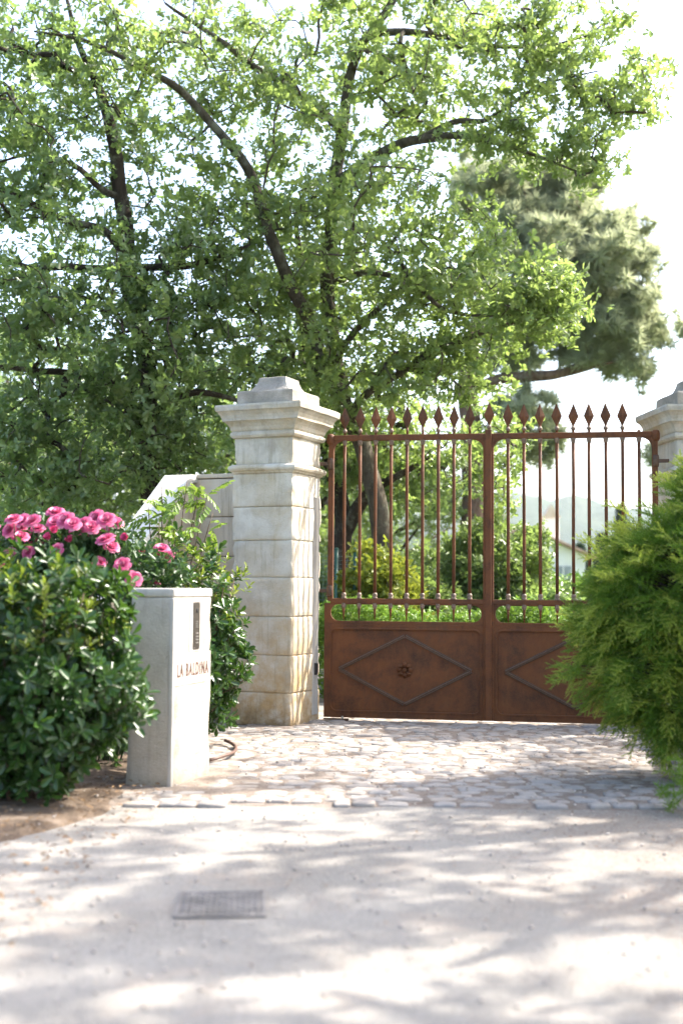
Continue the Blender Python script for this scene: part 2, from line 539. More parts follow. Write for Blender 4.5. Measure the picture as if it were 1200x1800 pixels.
def ground_mat():
    """beige dust and fine gravel, drier and paler on the drive's wheel lines"""
    m, nt, out = new_mat('dusty_drive')
    co = coords(nt)
    a = ramp(nt, noise_n(nt, co, 0.9, 6, 0.6, 0.3), [(0.3, (0.185, 0.170, 0.148)), (0.5, (0.24, 0.224, 0.20)), (0.7, (0.28, 0.265, 0.242))])
    g = ramp(nt, noise_n(nt, co, 90, 4, 0.75), [(0.35, (0.09, 0.076, 0.064)), (0.5, (0.24, 0.224, 0.20)), (0.68, (0.39, 0.375, 0.35))])
    c = mix_c(nt, 0.45, a, g)
    d = ramp(nt, noise_n(nt, co, 2.3, 6, 0.7, 0.5), [(0.52, (0, 0, 0)), (0.75, (0.45, 0.45, 0.45))])
    c = mix_c(nt, d, c, (0.29, 0.225, 0.175))
    sep = nt.nodes.new('ShaderNodeSeparateXYZ')
    nt.links.new(co, sep.inputs[0])
    # grit and trodden leaf crumbs gathered along the right side and before the setts
    side = math_n(nt, 'ADD', math_n(nt, 'SUBTRACT', math_n(nt, 'MULTIPLY', sep.outputs[0], 0.55), 0.25), math_n(nt, 'MULTIPLY', math_n(nt, 'SUBTRACT', noise_n(nt, co, 1.6, 6, 0.7), 0.5), 2.2), True)
    grit = ramp(nt, noise_n(nt, co, 30, 5, 0.75), [(0.42, (0, 0, 0)), (0.62, (0.85, 0.85, 0.85))])
    c = mix_c(nt, math_n(nt, 'MULTIPLY', side, grit), c, (0.17, 0.118, 0.085))
    s = ramp(nt, noise_n(nt, co, 42, 2, 0.5), [(0.70, (0, 0, 0)), (0.74, (0.8, 0.8, 0.8))])
    c = mix_c(nt, s, c, (0.20, 0.16, 0.13))
    vo = nt.nodes.new('ShaderNodeTexVoronoi')
    vo.inputs['Scale'].default_value = 110
    nt.links.new(co, vo.inputs['Vector'])
    b = math_n(nt, 'ADD', math_n(nt, 'MULTIPLY', vo.outputs['Distance'], 0.8), noise_n(nt, co, 35, 6, 0.7))
    finish(nt, out, c, 0.95, b, 0.55, 0.012, spec=0.15)
    return m


def soil_mat():
    m, nt, out = new_mat('verge_soil')
    co = coords(nt)
    c = ramp(nt, noise_n(nt, co, 6, 8, 0.7, 0.4), [(0.3, (0.06, 0.042, 0.03)), (0.5, (0.14, 0.105, 0.078)), (0.7, (0.26, 0.21, 0.165))])
    c2 = ramp(nt, noise_n(nt, co, 70, 4, 0.7), [(0.4, (0, 0, 0)), (0.65, (0.6, 0.6, 0.6))])
    c = mix_c(nt, c2, c, (0.22, 0.165, 0.12))
    finish(nt, out, c, 0.95, noise_n(nt, co, 28, 7, 0.75), 0.9, 0.03, spec=0.1)
    return m


def sand_mat():
    m, nt, out = new_mat('joint_sand')
    co = coords(nt)
    c = ramp(nt, noise_n(nt, co, 8, 8, 0.75), [(0.3, (0.16, 0.125, 0.10)), (0.5, (0.25, 0.21, 0.175)), (0.7, (0.33, 0.29, 0.255))])
    c2 = ramp(nt, noise_n(nt, co, 60, 3, 0.7), [(0.55, (0, 0, 0)), (0.7, (0.7, 0.7, 0.7))])
    c = mix_c(nt, c2, c, (0.17, 0.11, 0.08))
    finish(nt, out, c, 0.95, noise_n(nt, co, 55, 6, 0.75), 0.9, 0.02, spec=0.1)
    return m


def sett_mat(per_island=False):
    m, nt, out = new_mat('sett_stone')
    co = coords(nt)
    rnd = nt.nodes.new('ShaderNodeNewGeometry').outputs['Random Per Island'] if per_island else nt.nodes.new('ShaderNodeObjectInfo').outputs['Random']
    c = ramp(nt, rnd, [(0.0, (0.20, 0.188, 0.175)), (0.3, (0.29, 0.258, 0.225)), (0.55, (0.235, 0.225, 0.215)), (0.75, (0.31, 0.265, 0.22)), (1.0, (0.165, 0.16, 0.16))])
    n = noise_n(nt, co, 11, 7, 0.7)
    c = mix_c(nt, ramp(nt, n, [(0.4, (0, 0, 0)), (0.66, (0.75, 0.75, 0.75))]), c, (0.34, 0.305, 0.27))
    c = mix_c(nt, ramp(nt, noise_n(nt, co, 80, 4, 0.7), [(0.6, (0, 0, 0)), (0.75, (0.5, 0.5, 0.5))]), c, (0.16, 0.14, 0.125))
    finish(nt, out, c, 0.82, noise_n(nt, co, 45, 6, 0.7), 0.6, 0.01, spec=0.3)
    return m


def lawn_mat():
    m, nt, out = new_mat('garden_ground')
    co = coords(nt)
    c = ramp(nt, noise_n(nt, co, 0.7, 8, 0.7, 0.4), [(0.3, (0.05, 0.10, 0.018)), (0.5, (0.10, 0.14, 0.03)), (0.7, (0.19, 0.19, 0.08))])
    finish(nt, out, c, 0.95, noise_n(nt, co, 25, 6, 0.7), 0.8, 0.05, spec=0.1)
    return m


def hill_mat():
    m, nt, out = new_mat('wooded_hill')
    co = coords(nt)
    n = noise_n(nt, co, 0.018, 10, 0.75)
    c = ramp(nt, n, [(0.3, (0.020, 0.034, 0.018)), (0.5, (0.035, 0.055, 0.026)), (0.66, (0.065, 0.085, 0.042)), (0.8, (0.20, 0.19, 0.15))])
    finish(nt, out, c, 0.95, noise_n(nt, co, 0.06, 6, 0.7), 1.0, 6.0, spec=0.1)
    return m


M['drive'] = ground_mat(); M['soil'] = soil_mat(); M['sand'] = sand_mat()
M['sett'] = sett_mat(); M['sett_many'] = sett_mat(True)
M['lawn'] = lawn_mat(); M['hill'] = hill_mat()
M['iron_cover'] = plain('dusty_cast_iron', (0.16, 0.147, 0.135), 0.85, 0.0, 5, 0.45, 0.2)
M['pebble'] = plain('pale_pebble', (0.36, 0.32, 0.28), 0.9, 0, 30, 0.4)


# ------------------------------------------------------------------ the setting: ground, drive, setts, hills
def sheet(name, outline_fn, x0, x1, y0, y1, nx, ny, z, mat, amp=0.0, sc=1.0, parent=None, dz=None):
    V, Fc = [], []
    for j in range(ny + 1):
        for i in range(nx + 1):
            u, v = i / nx, j / ny
            x, y = x0 + (x1 - x0) * u, y0 + (y1 - y0) * v
            if outline_fn:
                x, y = outline_fn(u, v)
            V.append((x, y, z + (dz(u, v) if dz else 0) + amp * mnoise.noise(Vector((x * sc, y * sc, 3.1))) + 0.4 * amp * mnoise.noise(Vector((x * sc * 4, y * sc * 4, 9.1)))))
    for j in range(ny):
        for i in range(nx):
            a = j * (nx + 1) + i
            Fc.append((a, a + 1, a + nx + 2, a + nx + 1))
    me = bpy.data.meshes.new(name)
    me.from_pydata(V, [], Fc)
    return link_mesh(name, me, mat, parent, smooth=True)


g = sheet('ground', None, -1780, 1780, -90, 1880, 2, 2, -0.06, M['lawn'])
g['kind'] = 'structure'


def drive_outline(u, v):
    y = -4 + 36 * v
    ct = 0.75 + max(0, y - 12) * 0.10
    hl = 4.2
    hr = 4.2
    if y > 13.2:
        hl, hr = 2.0, 2.0
    return (ct - hl + (hl + hr) * u, y)


d = sheet('driveway', drive_outline, 0, 1, 0, 1, 44, 240, -0.004, M['drive'], 0.006, 1.3)
d['kind'] = 'structure'


def verge(name, sx):
    def fn(u, v):
        y = -2 + 16 * v
        w = 0.10 * mnoise.noise(Vector((y * 1.7, 0.3, sx)))
        xi = (-1.36 + w if sx < 0 else 2.72 + w) + (-(max(0, 7.4 - y)) * 0.42 if sx < 0 else max(0, 7.4 - y) * 0.12)
        xo = -14 if sx < 0 else 16
        return (xi + (xo - xi) * (u ** 2.2), y)
    o = sheet(name, fn, 0, 1, 0, 1, 40, 150, 0.03, M['soil'], 0.025, 2.2, None, lambda u, v: -0.05 * max(0, 1 - u / 0.20) ** 1.5)
    o['kind'] = 'structure'
    return o


verge('verge_soil_left', -1)
verge('verge_soil_right', 1)

# cobbled apron in front of and under the gate
pav = empty('cobbled_apron')
pav['kind'] = 'structure'


def apron_left(y):
    if y < 8.45: return -1.35
    if y < 11.8: return -1.2
    return -0.35


def pav_outline(u, v):
    y = 7.50 + 6.1 * v
    x0, x1 = (-1.5 if y < 11.8 else -0.9), 3.3
    return (x0 + (x1 - x0) * u, y)


sheet('joint_bed', pav_outline, 0, 1, 0, 1, 60, 60, 0.0155, M['sand'], 0.008, 4.0, pav, lambda u, v: -0.04 * max(0, 1 - max(0, v - 0.012 * mnoise.noise(Vector((u * 14, 0, 0)))) / 0.06))


def sett_proto(seed):
    r_ = random.Random(seed)
    bm = bmesh.new()
    bmesh.ops.create_cube(bm, size=1.0)
    bmesh.ops.subdivide_edges(bm, edges=list(bm.edges), cuts=3, use_grid_fill=True)
    for v in list(bm.verts):
        x, y, z = v.co
        rr = max(abs(x), abs(y))
        if abs(x) > 0.4 and abs(y) > 0.4:
            v.co.x *= 0.93 + 0.06 * r_.random(); v.co.y *= 0.91 + 0.08 * r_.random()
        elif rr > 0.4:
            k = 0.94 + 0.1 * r_.random()
            v.co.x *= k; v.co.y *= k
        if z > 0.3:
            v.co.z = 0.5 - (0.14 if rr > 0.4 else 0.0) + r_.uniform(-0.05, 0.05)
            if rr > 0.4:
                v.co.x *= 0.965; v.co.y *= 0.965
    for f in [f for f in bm.faces if f.normal.z < -0.9]:
        bm.faces.remove(f)
    me = bpy.data.meshes.new('sett')
    bm.to_mesh(me); bm.free()
    me.polygons.foreach_set('use_smooth', np.ones(len(me.polygons), dtype=bool))
    me.materials.append(M['sett'])
    return me


SETTS = [sett_proto(i) for i in range(8)]
spots = []
y = 7.66
row = 0
rr = random.Random(5)
while y < 13.4:
    dpt = rr.uniform(0.105, 0.150)
    x = apron_left(y) + rr.uniform(-0.12, 0.05)
    while x < 3.15:
        w = rr.uniform(0.12, 0.25)
        if rr.random() > (0.22 if y < 7.75 else 0.04):
            spots.append((x + w / 2, y + dpt / 2 + rr.uniform(-0.012, 0.012) + 0.045 * math.sin(x * 1.3 + 0.4) + 0.02 * math.sin(x * 4.1), w - 0.016, dpt - rr.uniform(0.006, 0.02), rr.uniform(-0.07, 0.07), rr.uniform(-0.010, 0.003)))
        x += w
    y += dpt
spots = [s for s in spots if not (s[0] < -0.85 and 8.15 < s[1] < 9.15)]      # the intercom post stands here
vis = [s for s in spots if abs(s[0] / s[1]) < 0.30]
vis.sort(key=lambda s: s[1])
near = vis[:300]
rest = vis[300:] + [s for s in spots if abs(s[0] / s[1]) >= 0.30]
for i, s in enumerate(near):
    o = bpy.data.objects.new('sett', SETTS[i * 5 % 8])
    COL.objects.link(o)
    o.parent = pav
    o.location = (s[0], s[1], -0.005 + s[5])
    o.scale = (s[2], s[3], 0.062)
    o.rotation_euler = (rr.uniform(-.02, .02), rr.uniform(-.02, .02), s[4] + (math.pi if rr.random() < 0.5 else 0))
pr = []
for me in SETTS:
    pr.append(([tuple(v.co) for v in me.vertices], [tuple(p.vertices) for p in me.polygons]))
n = len(rest)
Mx = np.zeros((n, 3, 3)); Tx = np.zeros((n, 3))
for i, s in enumerate(rest):
    Mx[i] = np.array(Matrix.Rotation(s[4], 3, 'Z')) @ np.diag([s[2], s[3], 0.062])
    Tx[i] = (s[0], s[1], -0.005 + s[5])
me = np_mesh('setts', *scatter(pr, np.arange(n) % 8, Mx, Tx))
o = link_mesh('far_setts', me, M['sett_many'], pav, smooth=True)
o['kind'] = 'stuff'

# hills beyond the valley
def hills(name, Y, span, depth, prof, mat, nx=160, ny=14, seed=0.0, rough=1.0):
    V, Fc = [], []
    for j in range(ny + 1):
        for i in range(nx + 1):
            x = -span + 2 * span * i / nx
            yy = Y + depth * j / ny
            t = math.sin(math.pi / 2 * min(1, j / (ny * 0.7)))
            h = prof(x) * t + rough * t * (mnoise.fractal(Vector((x * 0.012 + seed, yy * 0.012, seed)), 1.0, 2.0, 5))
            V.append((x, yy, h - 1.0))
    for j in range(ny):
        for i in range(nx):
            a = j * (nx + 1) + i
            Fc.append((a, a + 1, a + nx + 2, a + nx + 1))
    me = bpy.data.meshes.new(name)
    me.from_pydata(V, [], Fc)
    o = link_mesh(name, me, mat, smooth=True)
    o['kind'] = 'structure'
    return o


hills('hill_ridge', 1300, 1500, 500, lambda x: 118 + 14 * math.sin(x * 0.006 + 1.2) - 0.012 * (x - 300), M['hill'], rough=16, nx=260)
hills('valley_slope', 420, 600, 260, lambda x: 22 + 4 * math.sin(x * 0.015), M['hill'], seed=4.0, rough=6, nx=220)

# ------------------------------------------------------------------ stone gate pillars
def square_lathe(name, prof, mat, parent, z0=0.0, seed=0.0, amp=0.004, nseg=7):
    """square moulding: prof = (half side, z); worn a little"""
    V, Fc = [], []
    for h, z in prof:
        for side in range(4):
            for k in range(nseg):
                t = -1 + 2 * k / nseg
                p = [(t, -1), (1, t), (-t, 1), (-1, -t)][side]
                cut = 0.985 if k == 0 else 1.0
                V.append(Vector((p[0] * h * cut, p[1] * h * cut, z + z0)))
    n = 4 * nseg
    for i in range(len(prof) - 1):
        for k in range(n):
            a, b = i * n + k, i * n + (k + 1) % n
            Fc.append((a, b, b + n, a + n))
    Fc.append(tuple(range(n - 1, -1, -1)))
    Fc.append(tuple((len(prof) - 1) * n + k for k in range(n)))
    for v in V:
        nn = mnoise.noise(v * 7 + Vector((seed, seed * 2, 0))) + 0.6 * mnoise.noise(v * 19 + Vector((seed, 0, 1)))
        v.x *= 1 + nn * amp / 0.35
        v.y *= 1 + nn * amp / 0.35
        v.z += nn * amp * 0.8
    me = bpy.data.meshes.new(name)
    me.from_pydata([tuple(v) for v in V], [], Fc)
    return link_mesh(name, me, mat, parent)


def gate_pillar(loc, rz, seed, label):
    t = empty('gate_pillar', loc, rz)
    tag(t, label, 'pillar', 'stone pillars of the gate')
    zs = [0.0, 0.33, 0.695, 1.074, 1.462, 1.827, 2.162, 2.495]
    r_ = random.Random(seed)
    for i in range(7):
        s = 0.664 + r_.uniform(-0.008, 0.008) + (0.012 if i == 0 else 0)
        rough_block('stone_block', (s, s, zs[i + 1] - zs[i] - 0.004), M['pillar'], t, (0, 0, zs[i]), 9, 0.008 + 0.009 * r_.random(), 0.009, 5.0, seed + i * 1.7)
    mb = MB().box((0, 0, 1.25), (0.636, 0.636, 2.49))
    mb.build('mortar_core', M['pillar'], t)
    square_lathe('necking_moulding', [(0.325, 2.49), (0.345, 2.5), (0.35, 2.512), (0.372, 2.525), (0.382, 2.545), (0.378, 2.567), (0.36, 2.58), (0.338, 2.588)], M['pillar'], t, seed=seed)
    rough_block('frieze_block', (0.655, 0.655, 0.268), M['pillar'], t, (0, 0, 2.586), 5, 0.01, 0.004, 5, seed + 20)
    square_lathe('cornice', [(0.325, 2.85), (0.352, 2.858), (0.366, 2.880), (0.364, 2.905), (0.348, 2.918), (0.362, 2.935), (0.372, 2.965), (0.392, 2.995), (0.412, 3.015),
                             (0.428, 3.020), (0.430, 3.045), (0.440, 3.075), (0.462, 3.105), (0.482, 3.120), (0.486, 3.160), (0.480, 3.180), (0.36, 3.196)], M['pillar'], t, seed=seed + 3)
    square_lathe('cap_slab', [(0.315, 3.185), (0.318, 3.20), (0.316, 3.32), (0.308, 3.334), (0.2, 3.338)], M['cap_stone'], t, seed=seed + 5)
    square_lathe('finial_block', [(0.235, 3.33), (0.230, 3.345), (0.205, 3.37), (0.178, 3.405), (0.160, 3.445), (0.152, 3.485), (0.145, 3.49), (0.05, 3.497)], M['cap_stone'], t, seed=seed + 7)
    return t


PL = gate_pillar((-0.650, 12.436, 0), R(-24), 1.0, 'weathered limestone gate pillar with moulded cornice standing beside the rose and laurel bushes')
# ribbed conduit strip and safety sensor on the inner face
mb = MB()
for k in range(5):
    mb.box((0.338, 0.17 + k * 0.022, 1.18), (0.018, 0.010, 2.2))
mb.box((0.332, 0.214, 1.18), (0.012, 0.12, 2.2))
mb.build('ribbed_strip', M['smooth_stone'], PL, 0.002)
mb = MB().box((0.352, 0.2, 0.54), (0.03, 0.06, 0.12))
mb.build('gate_sensor', M['black'], PL, 0.006)
PR = gate_pillar((3.60, 12.357, 0), R(5), 9.0, 'limestone gate pillar with moulded cornice rising behind the feathery conifer')

# wing wall running back to the pillar, then forward with a steep sloping coping
ww = empty('wing_wall', (-0.686, 12.436, 0), R(-24))
tag(ww, 'low cream wing wall with steep white sloping coping joined to the gate pillar', 'wall')
zc = [0, 0.42, 0.84, 1.26, 1.68, 2.09, 2.49]
for i in range(6):
    rough_block('stone_block', (0.62, 0.30, zc[i + 1] - zc[i] - 0.006), M['wall'], ww, (-0.645, 0.14, zc[i]), 5, 0.01, 0.004, 5, 40 + i)


def slope_prism(name, x0, x1, pts, mat, parent, seed):
    """pts in (y, z) outline"""
    mb = MB()
    n = len(pts)
    mb.add([(x0, a, b) for a, b in pts] + [(x1, a, b) for a, b in pts],
           [tuple(range(n)), tuple(range(2 * n - 1, n - 1, -1))] + [(i, i + n, (i + 1) % n + n, (i + 1) % n) for i in range(n)])
    return mb.build(name, mat, parent, 0.012, 2)


slope_prism('wing_body', -1.2, -0.92, [(0.28, 0), (0.28, 2.44), (-0.08, 2.44), (-0.55, 2.05), (-1.0, 1.69), (-1.7, 1.12), (-1.7, 0)], M['wall'], ww, 1)
slope_prism('coping', -1.24, -0.90, [(0.30, 2.445), (0.30, 2.53), (-0.12, 2.53), (-0.58, 2.14), (-1.04, 1.78), (-1.76, 1.18), (-1.76, 1.10), (-1.0, 1.695), (-0.55, 2.055), (-0.08, 2.445)], M['coping'], ww, 2)
mb = MB().box((-0.62, 0.14, 2.515), (0.58, 0.32, 0.045))
mb.build('wall_cap', M['wall'], ww, 0.01, 2)

# low stone edging at the right of the drive
ed = empty('edging_wall', (2.56, 8.3, 0), R(0))
tag(ed, 'low dry stone edging wall under the feathery conifer', 'wall')
r_ = random.Random(3)
for c in range(3):
    yy = 0.1 * (c % 2)
    while yy < 3.2:
        L = r_.uniform(0.2, 0.42)
        rough_block('edging_stone', (r_.uniform(0.2, 0.28), L - 0.015, 0.115), M['wall'], ed, (0.05 + yy * 0.16 + r_.uniform(-.015, .015), yy + L / 2, c * 0.12 + 0.01), 2, 0.02, 0.012, 8, r_.random() * 50, rz=r_.uniform(-.06, .02))
        yy += L

# ------------------------------------------------------------------ iron gate
GP0 = Vector((-0.147, 12.6, 0)); GP1 = Vector((3.125, 12.05, 0))
GDIR = (GP1 - GP0).normalized()
GRZ = math.atan2(GDIR.y, GDIR.x)


def s_of(px):
    k = (px - 600) / F_PX
    return (k * GP0.y - GP0.x) / (GDIR.x - k * GDIR.y)


def rrect(x0, x1, z0, z1, r_, n=6):
    pts = []
    for cx, cz, a0 in ((x1 - r_, z0 + r_, -90), (x1 - r_, z1 - r_, 0), (x0 + r_, z1 - r_, 90), (x0 + r_, z0 + r_, 180)):
        for k in range(n + 1):
            a = R(a0 + 90 * k / n)
            pts.append((cx + r_ * math.cos(a), cz + r_ * math.sin(a)))
    return pts


def ring(mb, outer, inner, y0, y1):
    n = len(outer)
    vv = [(x, y0, z) for x, z in outer] + [(x, y0, z) for x, z in inner] + [(x, y1, z) for x, z in outer] + [(x, y1, z) for x, z in inner]
    ff = []
    for i in range(n):
        j = (i + 1) % n
        ff += [(i, j, n + j, n + i), (2 * n + j, 2 * n + i, 3 * n + i, 3 * n + j), (i, 2 * n + i, 2 * n + j, j), (n + i, n + j, 3 * n + j, 3 * n + i)]
    return mb.add(vv, ff)


def sq_outer(x0, x1, z0, z1, n=6):
    """same vertex count as rrect, corners collapsed tightly"""
    return rrect(x0, x1, z0, z1, 0.004, n)


def spike_mesh():
    """flat leaf-shaped spear head"""
    mb = MB()
    out = [(0, 0.232), (0.053, 0.098), (0.046, 0.082), (0.014, 0.015), (0.010, -0.01), (-0.010, -0.01), (-0.014, 0.015), (-0.046, 0.082), (-0.053, 0.098)]
    n = len(out)
    vv = [(x, 0, z) for x, z in out] + [(0, -0.017, 0.098), (0, 0.017, 0.098), (0, -0.012, 0.0), (0, 0.012, 0.0)]
    ff = []
    f_, b_, fl, bl = n, n + 1, n + 2, n + 3
    for s_, m_, low in ((1, f_, fl), (-1, b_, bl)):
        fs = [(0, 1, m_), (1, 2, m_), (2, 3, low, m_), (3, 4, low), (4, 5, low), (5, 6, low), (6, 7, m_, low), (7, 8, m_), (8, 0, m_)]
        ff += [f if s_ > 0 else tuple(reversed(f)) for f in fs]
    mb.add(vv, ff)
    return mb.mesh('spike')


SPIKE = spike_mesh(); SPIKE.materials.append(M['rust'])
KNOB = MB().lathe([(0.012, -0.022), (0.021, -0.012), (0.024, 0.0), (0.021, 0.012), (0.012, 0.022)], 10).mesh('collar'); KNOB.materials.append(M['pale_iron'])
TOPC = MB().lathe([(0.017, -0.05), (0.019, -0.045), (0.026, -0.008), (0.027, 0.0)], 10).mesh('collar'); TOPC.materials.append(M['pale_iron'])
LOWC = MB().lathe([(0.026, 0.0), (0.027, 0.012), (0.019, 0.02), (0.026, 0.034), (0.024, 0.05), (0.016, 0.062)], 10).mesh('collar'); LOWC.materials.append(M['pale_iron'])
UNDC = MB().lathe([(0.014, -0.055), (0.022, -0.04), (0.025, -0.02), (0.022, -0.008), (0.026, 0.0)], 10).mesh('collar'); UNDC.materials.append(M['pale_iron'])
for me_ in (KNOB, TOPC, LOWC, UNDC):
    me_.polygons.foreach_set('use_smooth', np.ones(len(me_.polygons), dtype=bool))

Z_BOT, Z_PAN, Z_SLOT, Z_MID, Z_TOP = 0.045, 1.025, 1.205, 1.255, 2.935


def put(me, name, parent, loc, rot=(0, 0, 0)):
    o = bpy.data.objects.new(name, me)
    COL.objects.link(o)
    o.parent = parent
    o.location = loc
    o.rotation_euler = rot
    return o


def gate_leaf(x0, x1, hinge_left, bars, no_spike, label, org):
    """x0, x1 along the gate line; x of the parts is relative to org (the hinge)"""
    p = GP0 + GDIR * org
    t = empty('gate_leaf', (p.x, p.y, 0), GRZ)
    tag(t, label, 'gate', 'two leaves of the iron gate')
    a, b = x0 - org, x1 - org
    hs, ms = (a, b) if hinge_left else (b, a)
    sg = 1 if hinge_left else -1
    # hinge stile, upper part only; below it widens into the plate
    MB().box((hs + sg * 0.028, 0, (Z_MID + Z_TOP) / 2 - 0.02), (0.056, 0.045, Z_TOP - Z_MID + 0.02)).build('hinge_stile', M['rust'], t, 0.006)
    MB().box((ms - sg * 0.026, 0, (Z_BOT + Z_TOP) / 2), (0.05, 0.045, Z_TOP - Z_BOT - 0.004)).build('meeting_stile', M['rust'], t, 0.006)
    xa, xb = min(hs, ms), max(hs, ms)
    ia, ib = (a + 0.056, b - 0.05) if hinge_left else (a + 0.05, b - 0.056)
    tr = MB().box(((ia + ib) / 2, 0, Z_TOP - 0.03), (ib - ia + 0.004, 0.04, 0.06)).build('top_rail', M['rust'], t, 0.005)
    for gx, s_ in ((ia, 1), (ib, -1)):
        arc = [(gx + s_ * (0.105 - 0.105 * math.sin(R(k * 15))), Z_TOP - 0.06 - 0.105 + 0.105 * math.cos(R(k * 15))) for k in range(7)]
        MB().prism([(gx - s_ * 0.002, Z_TOP - 0.058)] + arc, -0.014, 0.014).build('corner_gusset', M['rust'], tr)
    # shoulder and pivot pin at the hinge corner
    MB().lathe([(0.03, -0.05), (0.04, -0.03), (0.042, 0.02), (0.035, 0.05), (0.02, 0.06)], 12, (hs + sg * 0.018, 0, Z_TOP - 0.045)).build('hinge_shoulder', M['rust'], t, smooth=True)
    for hz in (2.64, 1.33):
        h = MB().lathe([(0.03, -0.06), (0.036, -0.04), (0.037, 0.04), (0.03, 0.06)], 12, (hs + sg * 0.022, 0, hz)).build('hinge', M['rust_grey'], t, smooth=True)
        MB().box((hs - sg * 0.055, 0.0, hz), (0.11, 0.03, 0.035)).build('hinge_pin', M['rust_grey'], h, 0.004)
    MB().box(((ia + ib) / 2, 0, (Z_SLOT + Z_MID) / 2), (ib - ia + 0.05, 0.04, Z_MID - Z_SLOT)).build('middle_rail', M['rust'], t, 0.004)
    # slotted band
    pa, pb = (a - 0.03, b - 0.05) if hinge_left else (a + 0.05, b + 0.03)
    mb = MB()
    ring(mb, sq_outer(pa, pb, Z_PAN - 0.03, Z_SLOT + 0.0), rrect(pa + 0.065, pb - 0.018, Z_PAN, Z_SLOT - 0.012, 0.078) if hinge_left else rrect(pa + 0.018, pb - 0.065, Z_PAN, Z_SLOT - 0.012, 0.078), -0.011, 0.011)
    mb.build('slotted_band', M['rust'], t)
    # bottom plate with raised border, fillet, lozenge and rosette
    pn = MB().box(((pa + pb) / 2, 0.004, (Z_BOT + Z_PAN - 0.03) / 2), (pb - pa, 0.008, Z_PAN - 0.03 - Z_BOT)).build('bottom_plate', M['rust'], t)
    fa, fb = (pa + 0.062, pb - 0.024) if hinge_left else (pa + 0.024, pb - 0.062)
    mb = MB()
    ring(mb, sq_outer(pa, pb, Z_BOT, Z_PAN - 0.032), rrect(fa, fb, Z_BOT + 0.062, Z_PAN - 0.075, 0.07), -0.016, 0.0)
    mb.build('raised_border', M['rust'], pn, 0.003)
    mb = MB()
    ring(mb, rrect(fa - 0.008, fb + 0.008, Z_BOT + 0.054, Z_PAN - 0.067, 0.078), rrect(fa + 0.012, fb - 0.012, Z_BOT + 0.074, Z_PAN - 0.087, 0.058), -0.022, 0.0)
    mb.build('border_bead', M['rust'], pn, 0.003)
    cx, cz = (fa + fb) / 2, (Z_BOT + Z_PAN) / 2 + 0.0
    hw, hh = (fb - fa) / 2 - 0.09, 0.345
    C_ = [Vector((cx - hw, 0, cz)), Vector((cx, 0, cz + hh)), Vector((cx + hw, 0, cz)), Vector((cx, 0, cz - hh))]
    for i in range(4):
        p0, p1 = C_[i], C_[(i + 1) % 4]
        dv = (p1 - p0); L = dv.length; ang = math.atan2(dv.z, dv.x)
        rot = Matrix.Rotation(-ang, 3, 'Y')
        mb = MB()
        prof = [(-0.021, 0.0), (-0.021, -0.008), (-0.011, -0.009), (-0.008, -0.026), (0.008, -0.026), (0.011, -0.009), (0.021, -0.008), (0.021, 0.0)]
        n_ = len(prof)
        mid = (p0 + p1) / 2
        vv = [rot @ Vector((e * (L / 2 - 0.006), yy, w)) + mid for e in (-1, 1) for w, yy in prof]
        mb.add(vv, [tuple(range(n_)), tuple(range(2 * n_ - 1, n_ - 1, -1))] + [(k, k + n_, (k + 1) % n_ + n_, (k + 1) % n_) for k in range(n_)])
        mb.build('lozenge_moulding', M['rust_grey'], pn)
    # rosette of eight petals
    mb = MB()
    mb.lathe([(0.024, 0.0), (0.022, 0.03), (0.012, 0.042)], 10)
    rs = MB()
    for v in mb.v:
        rs.v.append((v[0] + cx, -0.004 - v[2], v[1] + cz))
    rs.f = list(mb.f)
    for k in range(8):
        a_ = k * math.pi / 4
        ux, uz = math.cos(a_), math.sin(a_)
        pts = [(0.014, 0, -0.010), (0.036, 0.020, -0.020), (0.058, 0.017, -0.014), (0.068, 0, -0.004), (0.058, -0.017, -0.014), (0.036, -0.020, -0.020), (0.042, 0, -0.040)]
        vv = [(cx + 1.25 * (r0 * ux - w * uz), yy * 1.2, cz + 1.25 * (r0 * uz + w * ux)) for r0, w, yy in pts]
        rs.add(vv, [(6, i, (i + 1) % 6) for i in range(6)])
    rs.build('rosette', M['rust'], pn, fix=False)
    # bars
    r_ = random.Random(int(org * 100) + 3)
    for i, bx in enumerate(bars):
        x = bx - org
        mb = MB()
        mb.tube([(x, 0, Z_MID - 0.01), (x + r_.uniform(-.002, .002), 0, 1.8), (x + r_.uniform(-.002, .002), 0, 2.4), (x, 0, Z_TOP - 0.055)], 0.0165, 8)
        br = mb.build('bar', M['rust'], t, smooth=True)
        MB().tube([(x, 0, Z_SLOT), (x, 0, Z_SLOT - 0.06), (x, 0, Z_PAN + 0.004)], [0.016, 0.014, 0.004], 8).build('bar_point', M['rust'], br, smooth=True)
        put(LOWC, 'collar', br, (x, 0, Z_MID - 0.002))
        put(UNDC, 'collar', br, (x, 0, Z_SLOT + 0.002))
        put(TOPC, 'collar', br, (x, 0, Z_TOP - 0.058))
        if i in no_spike:
            MB().lathe([(0.016, -0.004), (0.014, 0.012), (0.008, 0.018)], 8, (x, 0, Z_TOP)).build('broken_stub', M['rust'], br)
            continue
        MB().tube([(x, 0, Z_TOP - 0.004), (x, 0, Z_TOP + 0.07)], 0.0125, 8).build('spike_shank', M['rust'], br, smooth=True)
        if i not in (4, 5, 8) or not hinge_left:
            put(KNOB, 'collar', br, (x, 0, Z_TOP + 0.04))
        put(SPIKE, 'spike', br, (x, 0, Z_TOP + 0.065 + r_.uniform(-.004, .006)), (r_.uniform(-.02, .02), r_.uniform(-.02, .02), r_.uniform(-.25, .25)))
    return t


